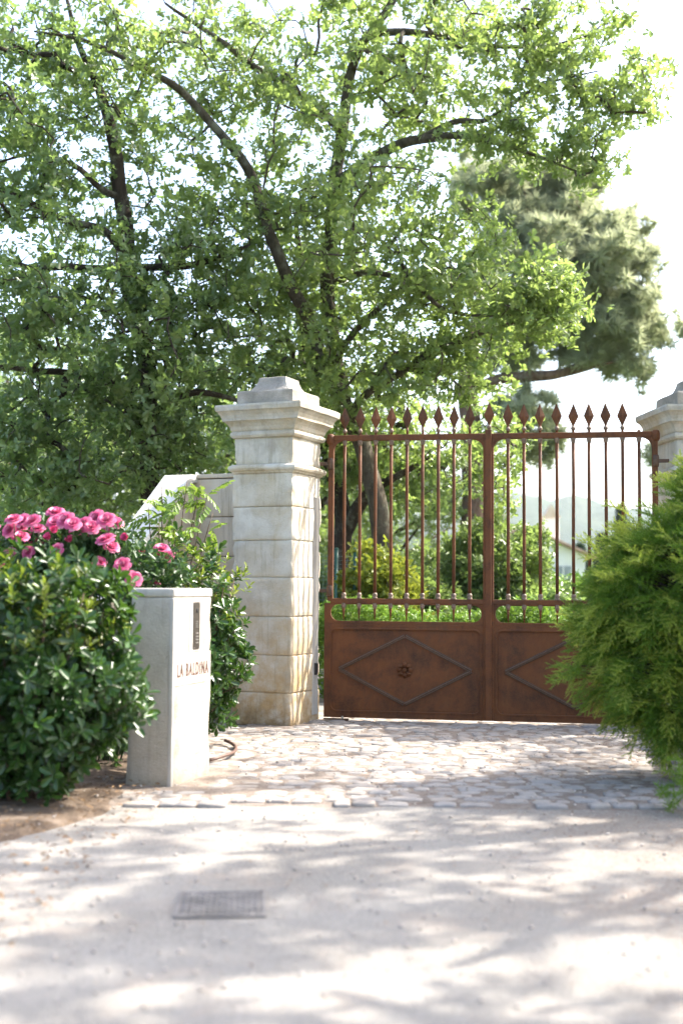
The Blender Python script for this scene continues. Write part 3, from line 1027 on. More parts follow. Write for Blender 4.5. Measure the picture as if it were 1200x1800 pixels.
sm = s_of(858.5)
bl = [s_of(q) for q in (605, 632, 659.5, 687, 715, 742.5, 770, 797.5, 825.5)]
brx = [s_of(q) for q in (893, 921, 949.5, 979, 1008, 1036, 1065.5, 1095, 1124)]
GL = gate_leaf(s_of(577), sm - 0.002, True, bl, (), 'rusty iron gate leaf hinged on the pillar next to the roses, its lozenge panel whole', s_of(577))
GR = gate_leaf(sm + 0.002, s_of(1157), False, brx, (8,), 'rusty iron gate leaf half hidden behind the feathery conifer', s_of(1157))
# cover strip and centre spike ride on the left leaf
o0 = s_of(577)
MB().box((sm - o0, -0.036, (Z_BOT + Z_TOP) / 2 + 0.02), (0.062, 0.02, Z_TOP - Z_BOT + 0.03)).build('cover_strip', M['rust'], GL, 0.005)
MB().tube([(sm - o0 + 0.008, -0.03, Z_TOP), (sm - o0 + 0.008, -0.03, Z_TOP + 0.1)], 0.0125, 8).build('spike_shank', M['rust'], GL)
put(KNOB, 'collar', GL, (sm - o0 + 0.008, -0.03, Z_TOP + 0.06)); put(SPIKE, 'spike', GL, (sm - o0 + 0.008, -0.03, Z_TOP + 0.085))
fh = MB().box((0.10, -0.02, 0.030), (0.26, 0.05, 0.012)).box((0.2, -0.05, 0.024), (0.07, 0.05, 0.03)).build('floor_pivot', M['rust_grey'], GL, 0.003)
MB().tube([(0.17, -0.05, 0.036), (0.17, -0.05, 0.062)], 0.012, 8).build('pivot_bolt', M['light_metal'], fh)

# ------------------------------------------------------------------ intercom post
ip = empty('intercom_post', (-1.193, 8.665, 0), R(-17))
tag(ip, 'squat pale stone post with a dark intercom plate and brown carved lettering', 'post')
rough_block('post_body', (0.34, 0.66, 1.285), M['intercom_stone'], ip, (0, 0, 0.0), 8, 0.016, 0.004, 6, 3.0)
rough_block('post_top', (0.346, 0.666, 0.062), M['smooth_stone'], ip, (0, 0, 1.284), 5, 0.012, 0.004, 6, 5.0)
mb = MB().box((0.1712, 0.0, 0.79), (0.006, 0.61, 0.215)).box((0.1712, 0.03, 1.09), (0.006, 0.2, 0.375))
mb.build('dressed_panel', M['smooth_stone'], ip, 0.002)
# arris strips, dressed smooth
MB().box((0.156, -0.319, 0.64), (0.034, 0.034, 1.28)).build('dressed_arris', M['smooth_stone'], ip, 0.01, 2)
tp = MB().box((0.1785, 0.035, 1.085), (0.006, 0.105, 0.33)).build('intercom_plate', M['steel'], ip, 0.002)
MB().lathe([(0.016, 0), (0.016, 0.004), (0.011, 0.006)], 14).build('camera_lens', M['black'], tp)
ln = bpy.data.objects[tp.children[0].name]
ln.rotation_euler = (0, R(90), 0); ln.location = (0.181, 0.035, 1.19)
for k in range(4):
    MB().box((0.183, 0.04, 0.965 + k * 0.022), (0.004, 0.042, 0.008)).build('call_button', M['light_metal'], tp, 0.001)
for yy in (-0.01, 0.08):
    for zz in (0.93, 1.24):
        s_ = MB().lathe([(0.004, 0), (0.003, 0.003)], 8).build('screw', M['light_metal'], tp)
        s_.rotation_euler = (0, R(90), 0); s_.location = (0.181, yy, zz)
sp = MB()
for i in range(4):
    for j in range(3):
        sp.box((0.182, 0.02 + j * 0.013, 1.075 + i * 0.013), (0.003, 0.007, 0.007))
sp.build('speaker_grille', M['light_metal'], tp)
cu = bpy.data.curves.new('lettering', 'FONT')
cu.body = 'LA BALDINA'
cu.size = 0.125
cu.extrude = 0.0015
cu.offset = 0.0022
cu.align_x = 'CENTER'
cu.space_character = 1.32
tmp = bpy.data.objects.new('tmp', cu)
COL.objects.link(tmp)
bpy.context.view_layer.update()
me = bpy.data.meshes.new_from_object(tmp.evaluated_get(bpy.context.evaluated_depsgraph_get()))
bpy.data.objects.remove(tmp)
xs = [v.co.x for v in me.vertices]
w_ = max(xs) - min(xs)
mid_ = (max(xs) + min(xs)) / 2
bm = bmesh.new()
bm.from_mesh(me)
for v in bm.verts:
    v.co.x = (v.co.x - mid_) * 0.53 / w_
bmesh.ops.remove_doubles(bm, verts=bm.verts, dist=1e-5)
seen, isl = set(), []
for v in bm.verts:
    if v in seen: continue
    st, cur = [v], []
    seen.add(v)
    while st:
        a = st.pop(); cur.append(a)
        for e in a.link_edges:
            b = e.other_vert(a)
            if b not in seen:
                seen.add(b); st.append(b)
    isl.append(cur)
for cur in isl:
    ix = {v: k for k, v in enumerate(cur)}
    lm = MB()
    lm.v = [tuple(v.co) for v in cur]
    lm.f = [tuple(ix[v] for v in f.verts) for f in {f for v in cur for f in v.link_faces}]
    lt = lm.build('carved_letter', M['letter'], ip)
    lt.rotation_euler = (R(90), 0, R(90))
    lt.location = (0.1755, -0.005, 0.742)
bm.free()

# ------------------------------------------------------------------ drain cover and hose
dc = empty('drain_cover', (-0.50, 5.32, -0.001), R(4))
tag(dc, 'dusty cast iron drain cover with diagonal tread set in the drive', 'drain cover')
MB().box((0, 0, 0.0), (0.34, 0.38, 0.012)).build('cover_plate', M['iron_cover'], dc, 0.003)
mb = MB()
for i in range(13):
    for j in range(14):
        if (i * 7 + j * 3) % 23 == 0: continue
        mb.box((-0.15 + i * 0.025, -0.165 + j * 0.025, 0.007), (0.026, 0.008, 0.005), Matrix.Rotation(R(45 if (i + j) % 2 else -45), 3, 'Z'))
mb.build('tread_ribs', M['iron_cover'], dc)
ringm = MB()
ring(ringm, sq_outer(-0.19, 0.19, -0.21, 0.21), rrect(-0.174, 0.174, -0.194, 0.194, 0.005), -0.002, 0.004)
fr = MB()
fr.v = [(x, z, -yv + 0.006) for x, yv, z in ringm.v]; fr.f = ringm.f
fr.build('cover_frame', M['iron_cover'], dc)

mb = MB()
hp = []
for k in range(15):
    a = k / 14
    hp.append(Vector((-0.98 + 0.16 * math.sin(math.pi * a) + 0.02 * math.sin(9 * a), 9.35 + 1.15 * a, 0.05 + 0.012 * math.sin(7 * a))))
mb.tube(hp, 0.014, 8)
tag(mb.build('garden_hose', M['hose'], None, smooth=True), 'brown garden hose looped on the setts behind the intercom post', 'hose')

# ------------------------------------------------------------------ fence and house beyond the gate
fe = empty('mesh_fence', (-0.75, 16.0, 0), R(2))
tag(fe, 'green welded mesh fence panel under the oaks behind the gate', 'fence')
for x in (-0.25, 0.69, 0.93):
    p = MB().tube([(x, 0, 0), (x, 0, 1.86)], 0.024, 10).build('fence_post', M['fence_green'], fe, smooth=True)
    MB().lathe([(0.026, 0), (0.026, 0.02), (0.012, 0.03)], 10, (x, 0, 1.86)).build('post_cap', M['fence_green'], p)
mb = MB()
for k in range(34):
    mb.box((0.34, 0.028, 0.06 + k * 0.052), (1.24, 0.004, 0.004))
for k in range(24):
    mb.box((-0.26 + k * 0.052, 0.034, 0.92), (0.004, 0.004, 1.76))
mb.build('wire_mesh', M['wire'], fe)

hz_ = empty('house', (8.95, 60, 0), 0)
tag(hz_, 'pale stone house with terracotta roof and gabled white chimney beyond the garden', 'house')
MB().prism([(-3.0, 0), (3.0, 0), (3.0, 3.1), (0, 4.35), (-3.0, 3.1)], 0, 8).build('wall', M['plaster'], hz_)
mb = MB()
for s_ in (-1, 1):
    mb.add([(0, -0.4, 4.52), (s_ * 3.5, -0.4, 3.06), (s_ * 3.5, 8.4, 3.06), (0, 8.4, 4.52), (0, -0.4, 4.40), (s_ * 3.5, -0.4, 2.94), (s_ * 3.5, 8.4, 2.94), (0, 8.4, 4.40)],
           [(0, 1, 2, 3), (4, 7, 6, 5), (0, 4, 5, 1), (1, 5, 6, 2), (2, 6, 7, 3)])
rf = mb.build('roof', M['roof'], hz_)
ch = MB().box((1.5, 1.2, 4.35), (0.75, 0.9, 1.3)).build('chimney', M['plaster'], rf)
MB().prism([(1.05, 4.98), (1.95, 4.98), (1.5, 5.65)], 0.7, 1.7).build('chimney_cap', M['wall'], rf)
for x in (-1.4, 1.9):
    w = MB().box((x, -0.03, 1.9), (0.8, 0.08, 1.3)).build('window', M['shutter'], hz_)
    MB().box((x, -0.1, 1.9), (0.05, 0.06, 1.3)).build('glazing_bar', M['plaster'], w)


# ------------------------------------------------------------------ vegetation helpers
def leaf_poly(ts, hw, fold=0.25, curl=0.15, side=1.0):
    """one flat-ish lobed leaf along +x, an n-gon split along its midrib"""
    V = [(0, 0, 0)]
    right, left = [], []
    for t, w in zip(ts[1:-1], hw[1:-1]):
        right.append((t, -w, fold * w - curl * t * t))
        left.append((t, w, fold * w - curl * t * t))
    tip = (1, 0, -curl)
    V = [(0, 0, 0)] + right + [tip] + left[::-1]
    n = len(right)
    f1 = list(range(0, n + 2))
    f2 = [0] + list(range(n + 1, 2 * n + 2))
    return V, [tuple(f1), tuple(f2)]


OAK = leaf_poly([0, .16, .34, .5, .68, .84, 1], [0, .10, .25, .16, .30, .19, 0])
OVAL = leaf_poly([0, .25, .6, .85, 1], [0, .15, .23, .16, 0], 0.35, 0.12)
LAUREL = leaf_poly([0, .3, .62, .86, 1], [0, .12, .21, .17, 0], 0.45, 0.18)


def rosette(leaf, n, el0, el1, size, seed, spread=0.0):
    r_ = random.Random(seed)
    V, Fc = [], []
    for k in range(n):
        az = 2 * math.pi * (k + r_.uniform(-.3, .3)) / n * (1.0 if spread == 0 else 1.618)
        el = R(r_.uniform(el0, el1))
        s = size * r_.uniform(0.7, 1.15)
        m = Matrix.Rotation(az, 3, 'Z') @ Matrix.Rotation(-el, 3, 'Y') @ Matrix.Rotation(r_.uniform(-.5, .5), 3, 'X')
        b = len(V)
        base = Vector((0, 0, -spread * k / n))
        V += [tuple(m @ (Vector(p) * s) + base) for p in leaf[0]]
        Fc += [tuple(i + b for i in f) for f in leaf[1]]
    return V, Fc


OAK_R = [rosette(OAK, 6, -25, 45, 0.092, i, 0.10) for i in range(5)]
OAK_B = [rosette(OAK, 6, -25, 45, 0.15, i + 30, 0.14) for i in range(4)]
LAU_R = [rosette(LAUREL, 9, 5, 62, 0.088, i + 60, 0.05) for i in range(5)]
SM_R = [rosette(OVAL, 7, -10, 60, 0.05, i + 90, 0.05) for i in range(4)]
ROSE_R = [rosette(OVAL, 5, -25, 35, 0.062, i + 120, 0.04) for i in range(4)]


def np_pts(l):
    return np.array([tuple(p) for p in l], dtype=float)


def smooth_line(pts, rad, per=5):
    """Catmull-Rom through points and radii, with a little wobble"""
    P = [Vector(p) for p in pts]
    out, ro = [], []
    for i in range(len(P) - 1):
        p0, p1, p2, p3 = P[max(i - 1, 0)], P[i], P[i + 1], P[min(i + 2, len(P) - 1)]
        for k in range(per):
            t = k / per
            q = 0.5 * ((2 * p1) + (p2 - p0) * t + (2 * p0 - 5 * p1 + 4 * p2 - p3) * t * t + (3 * p1 - p0 - 3 * p2 + p3) * t ** 3)
            r_ = rad[i] + (rad[i + 1] - rad[i]) * t
            w = Vector((mnoise.noise(q * 1.7), mnoise.noise(q * 1.7 + Vector((9, 0, 0))), mnoise.noise(q * 1.7 + Vector((0, 9, 0))))) * min(0.06, r_ * 0.9)
            out.append(q + w); ro.append(r_)
    out.append(P[-1]); ro.append(rad[-1])
    return out, ro


def in_ellipsoids(vols):
    """vols: (center, (rx, ry, rz), n) -> clump centres, denser towards the shell"""
    out = []
    for c, r_, n in vols:
        d = rand_dirs(n)
        rad = rng.random(n) ** 0.42
        out.append(np.array(tuple(c)) + d * rad[:, None] * np.array(r_))
    return np.concatenate(out)


def grow_twigs(skel, skel_dir, clumps, max_step=0.55):
    """attach each clump to the nearest wood, nearest first: gives a branching tree of twigs"""
    nodes = skel.copy()
    lines = []
    d0 = np.full(len(clumps), 1e9); par = np.zeros(len(clumps), dtype=int)
    for i in range(0, len(nodes), 200):
        dd = np.linalg.norm(clumps[:, None, :] - nodes[None, i:i + 200], axis=2)
        j = dd.argmin(axis=1); v = dd[np.arange(len(clumps)), j]
        b = v < d0
        d0[b] = v[b]; par[b] = j[b] + i
    node_list = [nodes]; cnt = len(nodes)
    done = np.zeros(len(clumps), dtype=bool)
    allnodes = list(map(tuple, nodes))
    desc = {}
    edges = []
    for _ in range(len(clumps)):
        m = np.where(done, 1e9, d0)
        i = int(m.argmin())
        done[i] = True
        a = np.array(allnodes[par[i]]); b = clumps[i]
        idx = len(allnodes)
        mid = (a + b) / 2 + np.array([0, 0, 0.06 * np.linalg.norm(b - a)]) + rng.normal(size=3) * 0.07 * np.linalg.norm(b - a)
        allnodes.append(tuple(mid)); allnodes.append(tuple(b))
        edges.append((par[i], idx, idx + 1))
        for q, qi in ((mid, idx), (b, idx + 1)):
            dd = np.linalg.norm(clumps - q, axis=1)
            up = (dd < d0 * 0.92) & ~done
            d0[up] = dd[up]; par[up] = qi
    # pipe model radii
    w = np.zeros(len(allnodes))
    for p_, mi, ei in reversed(edges):
        w[ei] += 1; w[mi] += w[ei]; w[p_] += w[mi]
    mb = MB()
    for p_, mi, ei in edges:
        r1 = 0.0035 + 0.0042 * math.sqrt(w[mi]); r2 = 0.003 + 0.0042 * math.sqrt(max(0, w[ei] - 1))
        mb.tube([allnodes[p_], allnodes[mi], allnodes[ei]], [min(0.06, r1 * 1.1), min(0.055, r1), min(0.05, max(r2, 0.003))], 5, False)
    return mb


def leaf_cloud(clumps, protos, per, rad, flat=0.6, up=0.6, smin=0.75, smax=1.2):
    n = len(clumps) * per
    c = np.repeat(clumps, per, axis=0)
    cr = np.repeat(rng.uniform(0.65, 1.25, len(clumps)), per)
    off = rand_dirs(n) * (rng.random(n) ** 0.5)[:, None] * rad * cr[:, None]
    off[:, 2] *= flat
    T = c + off
    Z = rand_dirs(n, up)
    return scatter(protos, rng.integers(0, len(protos), n), frames(Z, rng.uniform(0, 6.28, n), rng.uniform(smin, smax, n)), T)


def make_tree(name, label, cat, base, lines, vols, mats, per, rad, protos, group=None, sides=9, flat=0.6, up=0.6, twigs=True, smin=.75, smax=1.2):
    """lines: first is the trunk, then limbs: (points, radii)"""
    t = empty(name, base)
    tag(t, label, cat, group)
    B = Vector(base)
    skel = []
    for i, (pts, rd) in enumerate(lines):
        pp, ro = smooth_line(pts, rd)
        mb = MB().tube([p - B for p in pp], ro, sides)
        mb.build('trunk' if i == 0 else 'limb', mats[0], t, smooth=True)
        if i == 0:
            skel += [tuple(p) for p in pp if p.z > B.z + 2.2]
        else:
            skel += [tuple(p) for p in pp[2:]]
    clumps = in_ellipsoids(vols)
    clumps = clumps[clumps[:, 2] > 0.25]
    if twigs:
        mb = grow_twigs(np.array(skel), None, clumps)
        mb.v = [tuple(Vector(v) - B) for v in mb.v]
        o = mb.build('twigs', mats[0], t, smooth=True, fix=False)
        o['kind'] = 'stuff'
    V, F_, T_ = leaf_cloud(clumps, protos, per, rad, flat, up, smin, smax)
    V = V - np.array(tuple(B))
    o = link_mesh('crown', np_mesh('crown', V, F_, T_), mats[1], t)
    o['kind'] = 'stuff'
    return t


def P(*l):
    return [U(*q) for q in l]


DENS = 0.44


def E(px, py, Y, rx, ry, rY, n):
    k = Y / F_PX
    return (U(px, py, Y), (rx * k, rY, ry * k), max(4, int(n * DENS)))


# ------------------------------------------------------------------ the two oaks behind the wall and gate
base = U(668, 1090, 17.4); base.z = -0.06
make_tree('oak_tree', 'tall sunlit oak with spreading limbs rising behind the iron gate', 'tree', base, [
    ([base] + P((674, 1000, 17.4), (664, 900, 17.3), (640, 800, 17.3), (603, 700, 17.3), (580, 600, 17.3), (575, 480, 17.3), (590, 330, 17.2), (603, 220, 17.1), (622, 110, 17), (690, 0, 16.8), (740, -120, 16.6)),
     [0.19, 0.155, 0.14, 0.13, 0.12, 0.112, 0.105, 0.10, 0.085, 0.07, 0.05, 0.02]),
    (P((600, 700, 17.3), (562, 620, 17.0), (540, 560, 16.8), (500, 480, 16.6), (462, 380, 16.5), (432, 295, 16.4), (385, 232, 16.2), (315, 160, 16), (240, 115, 15.8), (150, 72, 15.6), (60, 55, 15.4)),
     [0.13, 0.10, 0.095, 0.088, 0.08, 0.07, 0.062, 0.052, 0.04, 0.028, 0.012]),
    (P((600, 320, 17.2), (640, 290, 17), (690, 262, 16.8), (742, 250, 16.6), (800, 238, 16.4), (862, 246, 16.2), (925, 268, 16), (1010, 300, 15.8)),
     [0.09, 0.08, 0.074, 0.064, 0.05, 0.04, 0.028, 0.010]),
    (P((735, 252, 16.6), (792, 215, 16.5), (850, 210, 16.3), (890, 190, 16.2), (950, 150, 16), (1050, 125, 15.8)), [0.05, 0.042, 0.034, 0.03, 0.02, 0.008]),
    (P((618, 120, 17), (650, 62, 16.8), (700, 55, 16.7), (768, 61, 16.6), (822, 67, 16.5), (860, 80, 16.4), (950, 83, 16.2), (1040, 60, 16)), [0.07, 0.06, 0.055, 0.05, 0.045, 0.035, 0.022, 0.008]),
    (P((578, 665, 17.3), (608, 603, 16.9), (650, 555, 16.5), (720, 500, 16.1), (790, 470, 15.8)), [0.06, 0.05, 0.042, 0.03, 0.01]),
    (P((600, 745, 17.3), (645, 695, 17), (736, 632, 16.5), (826, 592, 16), (930, 560, 15.6), (1010, 545, 15.4)), [0.06, 0.055, 0.045, 0.032, 0.02, 0.008]),
    (P((578, 500, 17.3), (650, 480, 16.9), (720, 496, 16.4), (773, 540, 16), (840, 556, 15.7), (940, 550, 15.5)), [0.05, 0.042, 0.034, 0.028, 0.02, 0.008]),
    (P((602, 230, 17.1), (570, 200, 16.9), (500, 148, 16.6), (425, 100, 16.3), (360, 55, 16.1), (290, 5, 15.9)), [0.07, 0.06, 0.052, 0.044, 0.034, 0.015]),
], [
    E(620, 90, 17, 300, 170, 2.0, 330), E(830, 150, 16.4, 230, 150, 1.6, 190), E(1000, 90, 15.9, 110, 110, 1.0, 110), E(1110, 160, 15.9, 75, 60, 0.6, 60),
    E(900, 250, 16.0, 150, 60, 0.9, 55), E(1040, 270, 15.8, 80, 60, 0.6, 48),
    E(690, 430, 16.5, 220, 170, 2.0, 300), E(840, 520, 15.8, 170, 110, 1.2, 190), E(950, 540, 15.5, 100, 70, 0.7, 90), E(480, 330, 16.8, 190, 220, 2.0, 330),
    E(430, 580, 17.0, 150, 150, 1.6, 190), E(620, 650, 17.0, 160, 110, 1.5, 190), E(780, 640, 16.4, 150, 60, 1.0, 100), E(280, 110, 16.2, 230, 130, 1.5, 210),
    E(740, 790, 18.6, 170, 120, 1.2, 150), E(880, 800, 18.2, 60, 110, 0.9, 50), E(600, 800, 18.4, 110, 90, 1.0, 80),
], (M['bark'], M['oak']), 9, 0.39, OAK_R, smin=.6, smax=1.3)

base = U(262, 1000, 16.2); base.z = -0.06
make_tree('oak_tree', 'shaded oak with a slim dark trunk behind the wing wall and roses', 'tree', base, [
    ([base] + P((264, 900, 16.2), (262, 760, 16.2), (258, 650, 16.2), (242, 560, 16.2), (224, 460, 16.1), (212, 340, 16.0), (197, 230, 15.9), (172, 150, 15.8), (140, 80, 15.7), (110, -30, 15.6)),
     [0.15, 0.135, 0.13, 0.125, 0.12, 0.115, 0.10, 0.08, 0.06, 0.04, 0.015]),
    (P((216, 445, 16.1), (180, 402, 15.9), (110, 385, 15.7), (40, 350, 15.5), (-60, 310, 15.2)), [0.06, 0.05, 0.045, 0.035, 0.015]),
    (P((226, 475, 16.1), (140, 470, 15.8), (60, 472, 15.6), (-10, 445, 15.4), (-90, 430, 15.2)), [0.055, 0.05, 0.042, 0.034, 0.015]),
    (P((234, 472, 16.1), (330, 464, 16.1), (400, 445, 16.1), (440, 430, 16)), [0.055, 0.048, 0.034, 0.012]),
    (P((212, 345, 16), (180, 332, 15.8), (130, 290, 15.6), (60, 272, 15.4), (0, 285, 15.3)), [0.05, 0.044, 0.036, 0.026, 0.01]),
    (P((260, 700, 16.2), (170, 662, 16), (60, 650, 15.7), (-60, 640, 15.4)), [0.06, 0.05, 0.04, 0.015]),
    (P((262, 740, 16.2), (330, 690, 16.2), (400, 700, 16.3), (460, 720, 16.4)), [0.06, 0.05, 0.035, 0.012]),
], [
    E(110, 290, 15.7, 190, 190, 1.7, 260), E(110, 560, 15.6, 200, 150, 1.7, 300), E(280, 620, 16.0, 150, 150, 1.5, 210), E(90, 770, 15.8, 170, 110, 1.4, 200),
    E(300, 780, 16.2, 120, 80, 1.0, 100), E(30, 100, 15.5, 130, 140, 1.3, 150), E(330, 450, 16.2, 120, 110, 1.3, 130), E(-120, 450, 15.5, 120, 380, 1.5, 150), E(120, 860, 15.8, 160, 70, 1.2, 100),
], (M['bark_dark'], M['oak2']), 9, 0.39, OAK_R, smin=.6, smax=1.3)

# a second pair of crooked dark stems by the fence
base = U(597, 1060, 18.5); base.z = -0.06
make_tree('oak_tree', 'crooked dark forked oak by the mesh fence behind the gate', 'tree', base, [
    ([base] + P((600, 960, 18.5), (597, 900, 18.5), (580, 800, 18.5), (545, 700, 18.4), (535, 600, 18.4), (530, 480, 18.3), (520, 380, 18.2)), [0.17, 0.15, 0.135, 0.12, 0.10, 0.08, 0.06, 0.03]),
    (P((599, 940, 18.5), (622, 895, 18.4), (650, 865, 18.3), (690, 840, 18.2), (760, 800, 18)), [0.13, 0.11, 0.09, 0.06, 0.02]),
], [E(560, 760, 18.6, 130, 110, 1.2, 110), E(700, 860, 18.8, 90, 60, 0.8, 50), E(480, 720, 18.5, 120, 120, 1.2, 100), E(540, 520, 18.6, 130, 160, 1.2, 130)],
    (M['bark_dark'], M['oak2']), 9, 0.39, OAK_R, smin=.6, smax=1.3)

# ------------------------------------------------------------------ umbrella pine
def needle_tuft(seed, n=46, L=0.30, w=0.016):
    r_ = random.Random(seed)
    V, Fc = [], []
    for k in range(n):
        d = Vector((r_.gauss(0, 1), r_.gauss(0, 1), r_.gauss(0.55, 0.8))).normalized()
        s = d.cross(Vector((r_.random() - .5, r_.random() - .5, r_.random() - .5))).normalized() * w
        b = len(V)
        o_ = d * L * 0.12
        V += [tuple(o_ - s), tuple(o_ + s), tuple(d * L * r_.uniform(0.7, 1.1))]
        Fc.append((b, b + 1, b + 2))
    return V, Fc


TUFT = [needle_tuft(i) for i in range(4)]
base = U(830, 1080, 30); base.z = -0.06
make_tree('pine_tree', 'grey green umbrella pine with a long bare limb beyond the garden', 'tree', base, [
    ([base] + P((832, 900, 30), (828, 760, 30), (822, 690, 30), (840, 560, 30), (870, 430, 30)), [0.34, 0.30, 0.27, 0.24, 0.18, 0.08]),
    (P((823, 690, 30), (870, 668, 29.6), (950, 660, 29.2), (1010, 645, 29), (1065, 610, 29), (1100, 560, 29)), [0.16, 0.14, 0.12, 0.10, 0.08, 0.03]),
    (P((870, 668, 29.6), (930, 668, 29.3), (1000, 655, 29), (1060, 640, 28.8), (1110, 630, 28.7)), [0.08, 0.07, 0.06, 0.04, 0.015]),
    (P((826, 680, 30), (880, 600, 29.5), (950, 520, 29.2), (1000, 440, 29)), [0.14, 0.11, 0.08, 0.03]),
], [
    E(860, 320, 30, 70, 60, 1.6, 64), E(960, 380, 30, 110, 90, 2.0, 168), E(940, 480, 29.5, 130, 110, 2.0, 200), E(1050, 500, 29.2, 90, 110, 1.8, 168), E(1100, 420, 29.2, 36, 40, 0.8, 32), E(1125, 560, 29, 45, 70, 1.0, 60),
    E(1060, 600, 29, 85, 50, 1.2, 76), E(900, 600, 29.5, 70, 60, 1.2, 64), E(925, 740, 29.5, 50, 60, 1.2, 60), E(950, 790, 29.5, 25, 20, 0.7, 11), E(1120, 650, 29, 25, 18, 0.5, 9), E(1000, 330, 30, 50, 40, 1.0, 32),
], (M['bark_pine'], M['pine']), 9, 0.42, TUFT, smin=0.8, smax=1.3, flat=0.8)

base = U(1262, 1080, 30); base.z = -0.06
make_tree('pine_tree', 'pine showing only a few tufts past the right gate pillar', 'tree', base, [
    ([base] + P((1258, 900, 30), (1250, 700, 30), (1255, 560, 30), (1260, 430, 30)), [0.25, 0.22, 0.18, 0.12, 0.05]),
    (P((1252, 680, 30), (1225, 640, 30), (1205, 600, 30)), [0.08, 0.06, 0.02])],
    [E(1290, 560, 30, 60, 90, 1.5, 90), E(1222, 590, 30, 14, 36, 0.6, 16), E(1160, 800, 30, 22, 30, 0.6, 12), E(1200, 790, 30, 40, 60, 1.0, 40)],
    (M['bark_pine'], M['pine']), 9, 0.40, TUFT, flat=0.8)

# ------------------------------------------------------------------ generic broadleaf tree: garden trees and the shade tree beside the drive
def broad_tree(name, label, loc, H, Rr, n, mats, per, protos, group=None, seed=0, rad=0.45, clear=0.35):
    B = Vector(loc)
    r_ = random.Random(seed)
    lines = [([B, B + Vector((0.1, 0, H * 0.25)), B + Vector((-0.1, 0.1, H * 0.5)), B + Vector((0.1, 0, H * 0.8))], [0.03 * H, 0.026 * H, 0.02 * H, 0.006 * H])]
    for k in range(6):
        a = k * 1.05 + r_.uniform(-.3, .3)
        z0 = H * r_.uniform(0.28, 0.5)
        dv = Vector((math.cos(a), math.sin(a), 0)) * Rr
        lines.append(([B + Vector((0, 0, z0)), B + dv * 0.4 + Vector((0, 0, z0 + H * 0.1)), B + dv * 0.85 + Vector((0, 0, z0 + H * 0.22))], [0.012 * H, 0.009 * H, 0.003 * H]))
    vols = [(B + Vector((0, 0, H * (1 + clear) / 2)), (Rr * 0.8, Rr * 0.8, H * (1 - clear) / 2), n // 2)]
    for k in range(6):
        a = k * 1.05 + r_.uniform(-.4, .4)
        vols.append((B + Vector((math.cos(a) * Rr * 0.62, math.sin(a) * Rr * 0.62, H * r_.uniform(clear + 0.12, 0.82))), (Rr * 0.45, Rr * 0.45, H * 0.14), n // 12))
    return make_tree(name, label, 'tree', loc, lines, vols, mats, per, rad, protos, group)


def copy_tree(src, loc, rz, sc, label, group=None):
    r_ = src.copy(); COL.objects.link(r_)
    r_.location = loc; r_.rotation_euler = (0, 0, rz); r_.scale = (sc,) * 3
    r_['label'] = label
    if group: r_['group'] = group
    for ch_ in list(src.children):
        c = ch_.copy(); COL.objects.link(c); c.parent = r_
    return r_


far = broad_tree('garden_tree', 'leafy garden tree closing the view behind the shaded oak', (-6.5, 25, -0.06), 7.0, 3.8, 330, (M['bark_dark'], M['far_leaf']), 8, OAK_B, 'garden trees', 3, 0.6, 0.12)
copy_tree(far, (-1.6, 26.5, -0.06), 1.3, 0.98, 'leafy garden tree between the crooked oak and the shaded oak', 'garden trees')
copy_tree(far, (0.9, 31, -0.06), 2.9, 0.80, 'leafy garden tree behind the bars, left of the umbrella pine', 'garden trees')
copy_tree(far, (-9.0, 33, -0.06), 4.0, 1.25, 'taller garden tree far back on the wooded side', 'garden trees')

shade = broad_tree('shade_tree', 'tall broadleaf tree beside the drive that dapples it with shade', (6.6, 8.9, -0.06), 10.0, 3.2, 190, (M['bark'], M['oak']), 5, OAK_B, 'trees shading the drive', 8, 0.42, 0.52)
copy_tree(shade, (5.9, 4.0, -0.06), 2.1, 0.85, 'tall broadleaf tree nearer the road that dapples the drive', 'trees shading the drive')
copy_tree(shade, (8.4, 12.4, -0.06), 4.1, 0.75, 'broadleaf tree beside the right gate pillar that dapples the setts', 'trees shading the drive')

# garden shrubs seen through the bars
def shrub(name, label, cat, loc, rx, ry, h, n, mats, protos, per=10, rad=0.16, group=None, stems=7, up=0.5, tops=None, smin=.75, smax=1.2, nleaf=0):
    """dense shrub: stems from the base, leaves in clumps through a domed volume; nleaf: leaves nearest the drive built singly"""
    t = empty(name, loc)
    tag(t, label, cat, group)
    d = rand_dirs(n)
    d[:, 2] = d[:, 2] * 0.5 + 0.5 * np.abs(d[:, 2])
    rr_ = rng.random(n) ** 0.33
    lump = np.array([1 + 0.20 * mnoise.noise(Vector(tuple(x * 2.2)) + Vector(loc)) for x in d])
    c = d * (rr_ * lump)[:, None] * np.array([rx, ry, h * 0.5]) + np.array([0, 0, h * 0.5])
    lowz = rng.random(n) < 0.25
    c[lowz, 2] *= 0.7
    c = c[c[:, 2] > 0.06]
    r_ = random.Random(int(abs(loc[0]) * 100))
    for k in range(stems):
        a = k * 6.28 / stems + r_.uniform(-.4, .4)
        q = Vector((math.cos(a) * rx, math.sin(a) * ry, 0))
        MB().tube([q * 0.08, q * 0.3 + Vector((0, 0, h * 0.35)), q * 0.55 + Vector((0.02, 0, h * 0.62)), q * 0.62 + Vector((0, 0.02, h * 0.85))], [0.018, 0.014, 0.009, 0.004], 6).build('stem', mats[0], t, smooth=True)
    V, F_, T_ = leaf_cloud(c, protos, per, rad, 0.9, up, smin, smax)
    o = link_mesh('foliage', np_mesh('foliage', V, F_, T_), mats[1], t)
    o['kind'] = 'stuff'
    return t, c


